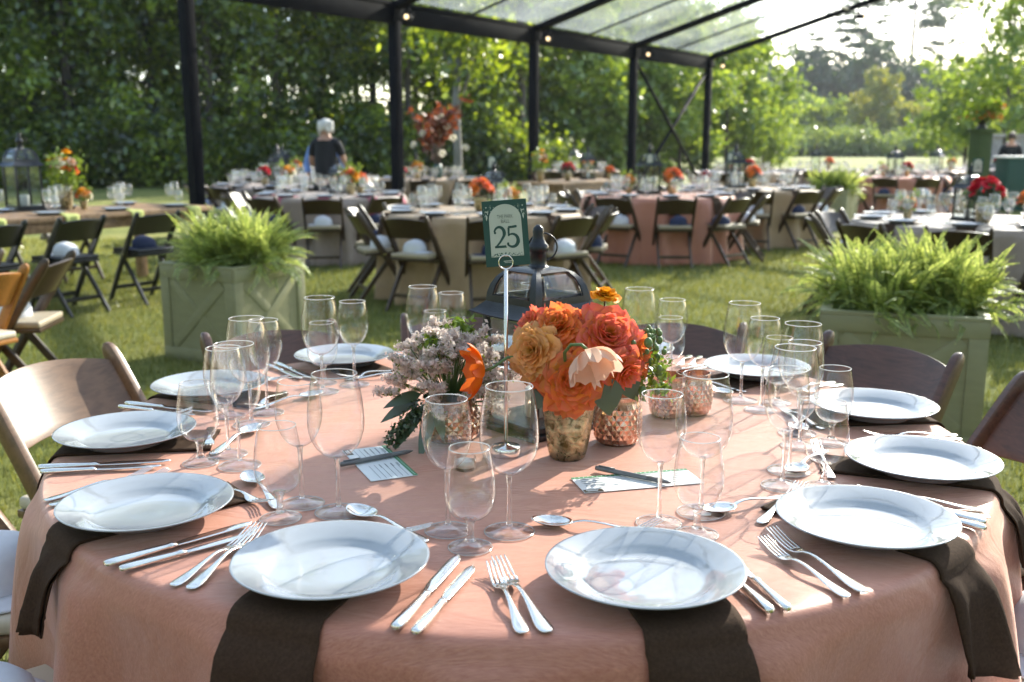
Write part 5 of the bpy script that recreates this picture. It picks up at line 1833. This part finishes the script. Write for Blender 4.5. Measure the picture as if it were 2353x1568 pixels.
    roundT('B', 1.77, 10.3, 'salmon', 2, 'the salmon table right of centre', flowers=(('orange', .15, -.05, 1.25, 'wide orange rose ball on the salmon table in the middle distance'), ('mixed', -.35, .1, .9, 'muted small bunch on the salmon table left of its orange rose ball')), lantern=(-.1, .15, .3, 'black lantern left of the orange rose ball on the salmon table'), card=(-.12, -.02, '', 'arched number card rising over the salmon table under the tent brace'))
    roundT('C', -2.22, 10.3, 'greige', 6, 'the pink napkin table', napk='napkin_pink', flowers=(('mixed', .25, .0, 1.2, 'yellow and orange bunch on the taupe table with pink napkins'), ('orange', .33, .25, 1.0, 'orange bunch rising behind the yellow one on the taupe table')), lantern=(.05, .35, .9, 'lantern partly hidden behind the flowers of the taupe table with pink napkins'))
    roundT('J', 3.65, 6.0, 'greige', 8, 'the near right red rose table', flowers=(('red', -.03, -.25, 1.35, 'red rose bunch on the near right table'), ('orange', .38, -.15, 1.0, 'orange bunch cut by the right edge on the near right table'), ('mixed', -.5, .05, .7, 'low pale bunch left of the red roses on the near right table')), lantern=(-.02, .05, .35, 'black lantern behind the red roses on the near right table'), card=(-.05, -.12, '26', 'dark green number card reading 26 above the red roses'))
    roundT('D', -3.57, 13.2, 'greige', 10, 'the far left round table', glasses='one', chairs='one', flowers=(('red', -.12, -.1, 1.1, 'red bunch below the pale lantern on the left, near the second person'), ('mixed', .22, .0, 1.1, 'yellow orange bunch right of the red one on the far left round table')), lantern=(.02, .2, .5, 'pale looking lantern on the round table left of the white haired person'))
    roundT('H', 3.3, 12.2, 'beige', -8, 'the beige table behind the salmon one', glasses='one', chairs='parts', flowers=(('orange', .05, .0, 1.2, 'orange rose bunch on the beige table behind the salmon one'), ('red', -.55, .2, .9, 'reddish bunch on the left part of the beige table behind the salmon one')), lantern=(-.15, .2, .2, 'black lantern left of the orange bunch on the beige table at right'), card=(-.25, .1, '', 'small number card on the beige table behind the salmon one'))
    roundT('E', -1.5, 16.3, 'beige', 0, 'the rust branch table', glasses='far', chairs='one', caps=False, naps=(0,), flowers=(('red', -.45, -.1, .8, 'small red bunch on the far table left of the rust coloured branches'), ('mixed', -.2, -.2, 1.2, 'yellow green bunch at the foot of the rust coloured branches')), lantern=(-.25, .2, .4, 'lantern behind the yellow green bunch near the rust coloured branches'))
    roundT('I', 7.4, 17.5, 'salmon', 4, 'the far right salmon table', glasses='one', chairs='one', naps=(0, 1), flowers=(('red', .15, 0, 1.1, 'red orange bunch on the far right salmon table'), ('mixed', -.3, 0, .9, 'yellow bunch on the left of the far right salmon table')), lantern=(-.05, .1, .3, 'lantern glinting on the far right salmon table'))
    for i, (x, y, w) in enumerate(((5.1, 20.6, "leftmost"), (7.6, 23.0, "second"), (10.0, 21.6, "third"), (12.4, 24.4, "rightmost"), (1.6, 22.0, "POST"), (-4.6, 19.0, "PERSON"))):
        w = {'POST': 'the table behind the third tent post', 'PERSON': 'the table behind the white haired person'}.get(w, 'the ' + w + ' last row table')
        roundT('K', x, y, ('beige', 'greige')[i % 2], i * 9, w, glasses='far', chairs='one', caps=False, naps=(), flowers=((('red', 'orange', 'mixed')[i % 3], .15, 0, 1.15, ('red', 'orange', 'yellow')[i % 3] + ' bunch on ' + w),), lantern=(-.15, .1, .3 + i, 'glinting lantern on ' + w))
    m = far.build('distant_stemware', 'bowl_far', None)
    tag(m, 'glinting clear stemware massed on the most distant tables', 'glassware', None, 'stuff')

    # --- rectangular wooden tables
    def farm(cx, cy, ang, L, W, lab):
        t = thing('farm_table', lab, 'table', (cx, cy, 0), ang)
        mb = MB()
        n = 6
        for i in range(n):
            mb.box((-W / 2 + (i + .5) * W / n, 0, ZT - .022), (W / n - .004, L, .044))
        mb.build('tabletop', 'wood_table', t, 'auto', .003)
        mb = MB()
        for s in (-1, 1): mb.box((s * (W / 2 - .09), 0, ZT - .095), (.03, L - .3, .10)); mb.box((0, s * (L / 2 - .16), ZT - .095), (W - .215, .03, .10))
        mb.build('apron', 'wood_table', t, 'auto', .002)
        for sx in (-1, 1):
            for sy in (-1, 1):
                mb = MB(); mb.box((sx * (W / 2 - .09), sy * (L / 2 - .16), (ZT - .046) / 2), (.085, .085, ZT - .046)); mb.build('leg', 'wood_table', t, 'auto', .004)
        return t
    e = Vector((.51, .86)); nn = Vector((-.86, .51)); ang = -math.atan2(.51, .86)
    L, W = 2.75, 1.02
    endp = Vector((-2.98, 8.05))
    c = endp - e * L / 2 + nn * W / 2
    farm(c.x, c.y, ang, L, W, 'long rustic wooden farm table on the left with pale green napkins')
    def onT(u, v): return c + e * u + nn * v      # u along, v across (negative = near edge)
    k = 0
    for v, s in ((-.36, 1), (.36, -1)):
        for i in range(4):
            u = -1.02 + i * .68
            p = onT(u, v)
            side = 'near' if s > 0 else 'far'
            sp.put((p.x, p.y, ZT + .003), 0, 'white dinner plate on the farm table, ' + side + ' side, ' + ('leftmost', 'second from left', 'second from right', 'rightmost')[i], 'plates on the farm table')
            fa = nn * s; r = Vector((fa.y, -fa.x))
            setting(None, p - fa * .06, 0, fa, r, None, 'one', None, 'the farm table on the left')
            # napkin hanging over the edge
            if s > 0:
                q = onT(u + .1, -W / 2)
                mb = MB()
                P, Nn = [], []
                rr = random.Random(i)
                for t in np.linspace(0, 1, 12):
                    row, nr = [], []
                    for j in range(7):
                        uu = (j / 6 - .5) * .15 * (1 - .35 * max(0, t - .4))
                        if t < .4: row.append((uu, .22 * (1 - t / .4), .006)); nr.append((0, 0, 1))
                        else:
                            d = (t - .4) / .6
                            row.append((uu + .02 * d, -.012 - .012 * math.sin(j * 1.6 + i) * d - .002, .004 - d * (.12 + .03 * math.sin(j)))); nr.append((0, -1, 0))
                    P.append(row); Nn.append(nr)
                mb.sheet(P, Nn, .003)
                n_ = mb.build('napkin', 'napkin_green', None); n_.location = (q.x, q.y, ZT + .001); n_.rotation_euler = (0, 0, math.atan2(e.y, e.x))
                tag(n_, 'pale green napkin hanging off the near edge of the farm table, ' + ('leftmost', 'second from left', 'second from right', 'rightmost')[i], 'napkin', 'green napkins on the farm table')
    for t, off, nm in ((-.45, .45, 'at the left picture edge'), (.27, .43, 'in the middle of the near side'), (1.03, .45, 'nearest the left planter')):
        q = Vector((-4.15, 6.13)) + e * t - nn * off
        chB.put((q.x, q.y, 0), math.atan2(-nn.x, nn.y) + R(4 - 8 * t), 'black lacquered folding chair at the farm table ' + nm, 'black chairs at the farm table')
        CAPS['white' if t < .5 else 'navy'].put((q.x, q.y, .475), 1 + t, ('white' if t < .5 else 'navy') + ' cap on the black chair ' + nm, 'caps at the farm table')
    for i, u in enumerate((-.9, -.1, .7)):
        q = onT(u, W / 2 + .38)
        chD.put((q.x, q.y, 0), math.atan2(nn.x, -nn.y), 'dark walnut folding chair on the far side of the farm table, ' + ('left', 'middle', 'right')[i] + ' one', 'dark chairs at the farm table')
    p = onT(.02, .02); LANTERN.put((-4.52, 7.35, ZT + .002), .9, 'large black lantern with smoky glass on the left farm table', 'lanterns on the background tables', (1.5, 1.5, 1.58))
    bq['tallmixed'].put((-4.2, 7.5, ZT + .002), .6, 'tall loose yellow green and orange bunch on the farm table right of its lantern', None, 1.35)
    bq['mixed'].put((-4.02, 7.46, ZT + .002), 2.1, 'small orange and yellow bunch at the foot of the tall one on the farm table', None, .75)
    farm(1.0, 15.4, ang, 2.5, 1.0, 'far rustic wooden table between the middle tent posts')
    c2 = Vector((1.0, 15.4))
    for i, u in enumerate((-.8, 0, .8)):
        q = c2 + e * u - nn * .92
        chB.put((q.x, q.y, 0), math.atan2(-nn.x, nn.y), 'black folding chair at the far wooden table, ' + ('near', 'middle', 'far')[i] + ' one', 'black chairs at the far wooden table')
    bq['tallmixed'].put((.45, 14.7, ZT + .002), .3, 'tall yellow and orange bunch on the far wooden table before the third post', None, 1.3)
    bq['red'].put((.93, 15.2, ZT + .002), .3, 'round red bunch on the far wooden table right of the third post', None, 1.2)
    bq['orange'].put((1.7, 15.9, ZT + .002), .3, 'orange bunch at the right end of the far wooden table', None, .9)
    LANTERN.put((.42, 15.2, ZT + .002), .2, 'lantern against the third tent post on the far wooden table', 'lanterns on the background tables', (1.1, 1.1, 1.25))
    LANTERN.put((1.32, 15.9, ZT + .002), .5, 'lantern in the middle of the far wooden table right of the third post', 'lanterns on the background tables', (1.15, 1.15, 1.3))
    # --- odd chairs at the left picture edge
    hon, brn, gr = Stock(lambda: make_chair('wood_honey', 'cushion')), chD, None
    o = hon.put((-2.62, 2.62, 0), R(68), 'honey coloured glossy folding chair at the left picture edge')
    o = chD.put((-2.58, 3.12, 0), R(96), 'brown folding chair beyond the honey coloured one at the left edge')
    o = chD.put((-3.1, 3.35, 0), R(150), 'grey brown folding chair at the very left edge behind the honey one')
    CAPS['white'].put((-2.62, 3.15, .475), .4, 'white cap on the brown chair at the left picture edge', None)
    CAPS['navy'].put((-2.70, 2.62, .475), 2.2, 'navy and white cap on the honey coloured chair at the left edge', None)

    # --- tall rust branches
    t = thing('branch_arrangement', 'tall arrangement of rust brown magnolia branches with cream flowers on the far table', 'bouquet', (-1.35, 16.4, ZT + .002))
    mb = MB(); mb.lathe([(.0005, 0), (.07, 0), (.09, .08), (.075, .2), (.06, .26), (.055, .26), (.0005, .04)], 18); mb.build('vase', 'card_green', t)
    mb = MB(); C = []
    rr = random.Random(6)
    for i in range(13):
        a = rr.uniform(0, 6.28); ln = rr.uniform(.35, 1.2); sp_ = rr.uniform(.1, .62)
        p1 = Vector((math.cos(a) * sp_ * .4, math.sin(a) * sp_ * .4, .26 + ln * .5)); p2 = Vector((math.cos(a) * sp_, math.sin(a) * sp_, .26 + ln))
        mb.tube([(0, 0, .1), p1, p2], [.008, .006, .003], 5)
        for q in range(5): C.append(tuple(p1.lerp(p2, q / 4) + Vector((rr.gauss(0, .03), rr.gauss(0, .03), 0))))
    mb.build('branch', 'bark', t)
    rg = np.random.default_rng(2); C = np.array(C)
    raw_mesh('leaves', leaf_quads(rg, C[rg.integers(0, len(C), 400)], .045, .10), 0, 'leaf_rust', t)
    for i, (x, z) in enumerate(((.3, .62), (.2, .82), (-.42, .50), (.52, .45), (.08, .98), (-.25, .7), (.1, .35))):
        m = rose_mesh(.06, i, 10, .1, 1, 4); place_mesh(m, (x, -.15, .1 + z), (x, -1, .3)); m.build('flower', 'p_cream', t, True, 0, True)

CAPS = {'white': Stock(lambda: make_cap('cap_white')), 'navy': Stock(lambda: make_cap('cap_navy'))}
LANTERN = Stock(make_lantern)
def _cs():
    s = thing('card_stand', '', 'card holder')
    mb = MB(); mb.lathe([(.0005, 0), (.028, 0), (.028, .016), (.006, .021), (.004, .024)], 20); mb.build('base', 'black_metal', s)
    mb = MB(); mb.tube([(0, 0, .02), (0, 0, .372)], .0035, 8); mb.build('pole', 'black_metal', s)
    return s
CARDST = Stock(_cs)

# ------------------------------------------------------------------ people
def skin_obj(name, pts, edges, radii, mat, parent, root=0, sub=2):
    me = bpy.data.meshes.new(name)
    me.from_pydata(pts, edges, [])
    ob = bpy.data.objects.new(name, me); SC.collection.objects.link(ob)
    md = ob.modifiers.new('skin', 'SKIN'); md.use_smooth_shade = True
    for i, v in enumerate(me.skin_vertices[0].data):
        r = radii[i]; v.radius = r if isinstance(r, tuple) else (r, r); v.use_root = (i == root)
    s = ob.modifiers.new('sub', 'SUBSURF'); s.levels = s.render_levels = sub
    dg = bpy.context.evaluated_depsgraph_get()
    m2 = bpy.data.meshes.new_from_object(ob.evaluated_get(dg))
    bpy.data.objects.remove(ob); bpy.data.meshes.remove(me)
    m2.name = name; m2.materials.clear(); m2.materials.append(M[mat]); m2.shade_smooth()
    return link(bpy.data.objects.new(name, m2), parent)

def person(label, loc, rz, h, top, trousers, hair, armL, armR, lean=.05, longhair=False):
    """faces +Y; armL/armR = elbow and wrist offsets from the shoulder"""
    k = h / 1.75
    t = thing('person', label, 'person', loc, rz)
    S = lambda x, y, z: (x * k, y * k, z * k)
    fw = lean
    J = {'pel': (0, 0, .93), 'wai': (0, .01 + fw * .2, 1.08), 'che': (0, .015 + fw * .6, 1.30), 'nkb': (0, .01 + fw, 1.475), 'nk': (0, .03 + fw, 1.535), 'hd': (0, .05 + fw, 1.62), 'top': (0, .045 + fw, 1.70)}
    P, E, RD, ID = [], [], [], {}
    def add(n, p, r, par=None):
        ID[n] = len(P); P.append(S(*p)); RD.append(tuple(q * k for q in r) if isinstance(r, tuple) else r * k)
        if par is not None: E.append((ID[par], ID[n]))
    add('pel', J['pel'], (.155, .115)); add('wai', J['wai'], (.135, .10), 'pel'); add('che', J['che'], (.155, .112), 'wai'); add('nkb', J['nkb'], (.07, .06), 'che'); add('nk', J['nk'], .052, 'nkb'); add('hd', J['hd'], (.075, .09), 'nk'); add('top', J['top'], (.066, .08), 'hd')
    hands = []
    for s, arm in ((-1, armL), (1, armR)):
        sh = Vector((s * .175, .01 + fw * .9, 1.425)); n = str(s)
        add('sh' + n, sh, .056, 'nkb')
        el = sh + Vector(arm[0]); wr = sh + Vector(arm[1])
        add('el' + n, el, .041, 'sh' + n); add('fa' + n, el.lerp(wr, .35), .038, 'el' + n); add('wr' + n, wr, .026, 'fa' + n)
        d = (wr - el).normalized(); add('pa' + n, wr + d * .055, (.036, .018), 'wr' + n)
        hands.append((wr, d, s))
    for s in (-1, 1):
        n = 'l' + str(s)
        add('hip' + n, (s * .09, 0, .86), .088, 'pel'); add('kn' + n, (s * .10, .02, .48), .056, 'hip' + n); add('ca' + n, (s * .10, .0, .34), .056, 'kn' + n); add('an' + n, (s * .10, -.02, .08), .038, 'ca' + n); add('ft' + n, (s * .115, .12, .035), (.04, .03), 'an' + n)
    body = skin_obj('body', P, E, RD, 'skin', t)
    # five fingers per hand
    for wr, d, s in hands:
        mb = MB(); d = Vector(d); side = d.cross(Vector((0, 0, 1))).normalized(); up = side.cross(d)
        pal = wr + d * .075
        for i in range(4):
            o = side * ((i - 1.5) * .020); ln = (.062, .075, .07, .055)[i]
            b = pal + o; m = b + d * ln * .5 - up * .006; e = b + d * ln - up * .022
            mb.tube([S(*(b - d * .02)), S(*b), S(*m), S(*e)], [.0095 * k, .0092 * k, .0085 * k, .006 * k], 7)
        th = wr + d * .03 + side * (-s * .03)
        mb.tube([S(*(wr + d * .02)), S(*th), S(*(th + d * .035 + side * (-s * .012)))], [.011 * k, .010 * k, .007 * k], 7)
        mb.build('fingers', 'skin', body)
    # face: ears, nose, brows
    mb = MB(); hx = Vector(J['hd'])
    for s in (-1, 1): mb.ball(S(hx.x + s * .078, hx.y - .005, hx.z + .005), .026 * k, 8, 6, 0, (.35, .7, 1.1))
    mb.build('ear', 'skin', body)
    mb = MB(); mb.ball(S(hx.x, hx.y + .092, hx.z - .008), .017 * k, 8, 6, 0, (.7, 1, 1.2)); mb.build('nose', 'skin', body)
    mb = MB()
    for s in (-1, 1): mb.ball(S(hx.x + s * .032, hx.y + .077, hx.z + .018), .011 * k, 8, 6)
    mb.build('eye', 'hair_brown', body)
    # hair: overlapping locks
    r_ = random.Random(3); mb = MB()
    hc = Vector((hx.x, hx.y - .012, hx.z + .045))
    mb.ball(S(*hc), .098 * k, 16, 10, 0, (1.0, 1.06, 1.02))
    if longhair:
        for i in range(34):
            a = r_.uniform(math.pi * .95, math.pi * 2.05); z0 = r_.uniform(-.02, .07)
            p = hc + Vector((math.cos(a) * .088, math.sin(a) * .090, z0)); e = p + Vector((math.cos(a) * .025, math.sin(a) * .02, -r_.uniform(.07, .12)))
            mb.sweep([S(*p), S(*p.lerp(e, .5)), S(*e)], [.035 * k, .04 * k, .014 * k], [.03 * k, .032 * k, .01 * k], None, 7)
    hb = mb.build('hair', hair, body)
    # clothes: shells over the body
    Q, E2, R2, I2 = [], [], [], {}
    def ad(n, p, r, par=None):
        I2[n] = len(Q); Q.append(S(*p)); R2.append(tuple(q * k for q in r) if isinstance(r, tuple) else r * k)
        if par is not None: E2.append((I2[par], I2[n]))
    ad('che', J['che'], (.172, .130)); ad('wai', J['wai'], (.158, .124), 'che'); ad('hem', (0, 0, .88), (.180, .140), 'wai'); ad('nkb', (0, .008 + fw, 1.46), (.085, .075), 'che')
    for s, arm in ((-1, armL), (1, armR)):
        sh = Vector((s * .175, .01 + fw * .9, 1.425)); n = str(s); el = sh + Vector(arm[0]); wr = sh + Vector(arm[1])
        ad('sh' + n, sh, .070, 'nkb')
        if longhair: ad('sl' + n, sh.lerp(el, .75), .056, 'sh' + n)
        else: ad('el' + n, el, .056, 'sh' + n); ad('sl' + n, el.lerp(wr, .8), .043, 'el' + n)
    skin_obj('shirt', Q, E2, R2, top, body)
    Q.clear(); E2.clear(); R2.clear(); I2.clear()
    ad('pel', (0, 0, .95), (.165, .128))
    for s in (-1, 1):
        n = str(s); ad('hip' + n, (s * .09, 0, .84), .103, 'pel'); ad('kn' + n, (s * .10, .02, .48), .074, 'hip' + n); ad('hem' + n, (s * .10, -.015, .09), .066, 'kn' + n)
    skin_obj('trousers', Q, E2, R2, trousers, body)
    for s in (-1, 1):
        mb = MB(); mb.ball(S(s * .112, .06, .04), .05 * k, 10, 8, 0, (.85, 2.3, .8)); mb.build('shoe', 'black_cloth', body)
    return t

def make_people():
    person('white haired person in a black short sleeved top, seen from behind among the left tables', (-2.58, 12.0, 0), R(-8), 1.70, 'black_cloth', 'black_cloth', 'hair_white',
           ((-.06, .05, -.27), (-.02, .27, -.36)), ((.08, .06, -.26), (.06, .28, -.34)), .05, True)
    person('person in a light blue long sleeved shirt standing behind the white haired one', (-2.66, 12.48, 0), R(186), 1.66, 'blue_cloth', 'grey_cloth', 'hair_brown',
           ((-.10, .02, -.27), (-.05, .16, -.44)), ((.10, .02, -.28), (.06, .16, -.45)), .03, False)
    person('dark dressed person behind the green counter at the right edge', (11.0, 20.6, 0), R(160), 1.62, 'black_cloth', 'black_cloth', 'hair_brown',
           ((-.06, .02, -.27), (-.02, .22, -.36)), ((.06, .02, -.27), (.02, .22, -.36)), .05, False)

# ------------------------------------------------------------------ flower column, counter and pillars at the right edge
def right_edge():
    d = 17.0
    x = px2x(2233, d); y = CAM.y + d
    t = thing('flower_pedestal', 'tall narrow dark green column carrying a flower urn on the right', 'pedestal', (x, y, 0), .3)
    mb = MB(); mb.box((0, 0, .06), (.36, .36, .12)); mb.box((0, 0, .84), (.25, .25, 1.44)); mb.box((0, 0, 1.59), (.32, .32, .06)); mb.build('column', 'pedestal_green', t, 'auto', .008)
    u = thing('urn', 'dark low urn on top of the green column', 'urn', (x, y, 1.62))
    mb = MB(); mb.lathe([(.0005, 0), (.09, 0), (.07, .03), (.05, .07), (.10, .12), (.15, .2), (.155, .21), (.14, .2), (.0005, .15)], 20); mb.build('bowl', 'black_metal', u)
    b = thing('flower_arrangement', 'wide loose yellow, orange and cream flower spray in the urn on the green column', 'bouquet', (x, y, 1.78))
    rg = np.random.default_rng(17); r_ = random.Random(4)
    C = []
    for i in range(60):
        a = r_.uniform(0, 6.28); el = r_.uniform(-.25, 1.2); ln = r_.uniform(.15, .40)
        C.append((math.cos(a) * math.cos(el) * ln, math.sin(a) * math.cos(el) * ln, .05 + math.sin(el) * ln * .8))
    C = np.array(C)
    raw_mesh('foliage', leaf_quads(rg, C[rg.integers(0, 60, 900)], .045, .06), 0, 'leaf_lime', b)
    mb = MB()
    for p in C[::3]: mb.tube([(0, 0, 0), tuple(p)], .004, 4)
    mb.build('stem', 'stemgreen', b)
    for i, mt in enumerate(['p_orange', 'p_yellow', 'p_cream', 'p_coral', 'p_gold', 'p_peach'] * 4):
        p = C[i * 2]; m = rose_mesh(r_.uniform(.04, .065), i, 10, .1, 1, 4); place_mesh(m, p * .95, (p[0], p[1], p[2] + .05)); m.build('flower', mt, b, True, 0, True)
    # counter
    d = 21.5; x0, x1 = px2x(2286, d), px2x(2470, d); y = CAM.y + d
    c = thing('bar_counter', 'dark green fronted counter with a pale top at the right picture edge', 'counter', ((x0 + x1) / 2, y, 0))
    mb = MB(); mb.box((0, 0, .55), (x1 - x0, .6, 1.08)); mb.build('front_panel', 'card_green', c, 'auto', .01)
    mb = MB(); mb.box((0, 0, 1.115), (x1 - x0 + .1, .7, .045)); mb.build('counter_top', 'card_white', c, 'auto', .006)
    for px, lb in ((2262, 'left grey square pillar behind the green counter'), (2328, 'right grey square pillar behind the green counter')):
        d2 = 27
        p = thing('pillar', lb, 'pillar', (px2x(px, d2), CAM.y + d2, 0))
        mb = MB(); mb.box((0, 0, .79), (.32, .32, 1.54)); mb.box((0, 0, .03), (.40, .40, .06)); mb.build('shaft', 'stone', p, 'auto', .01)
        mb = MB(); mb.box((0, 0, 1.60), (.42, .42, .08)); mb.build('capstone', 'stone', p, 'auto', .01)
M['pedestal_green'] = simple('moss_green_felt', (0.045, 0.07, 0.022), 0.8, 0, 30, 0.2)
M['stone'] = simple('pale_grey_stone', (0.33, 0.32, 0.30), 0.8, 0, 9, 0.15, 0.2, 60)

# ------------------------------------------------------------------ build everything
make_ground()
make_grass()
make_woods()
make_tent()
make_main_table()
make_flowers()
place_planters()
background_tables()
make_people()
right_edge()
make_haze()
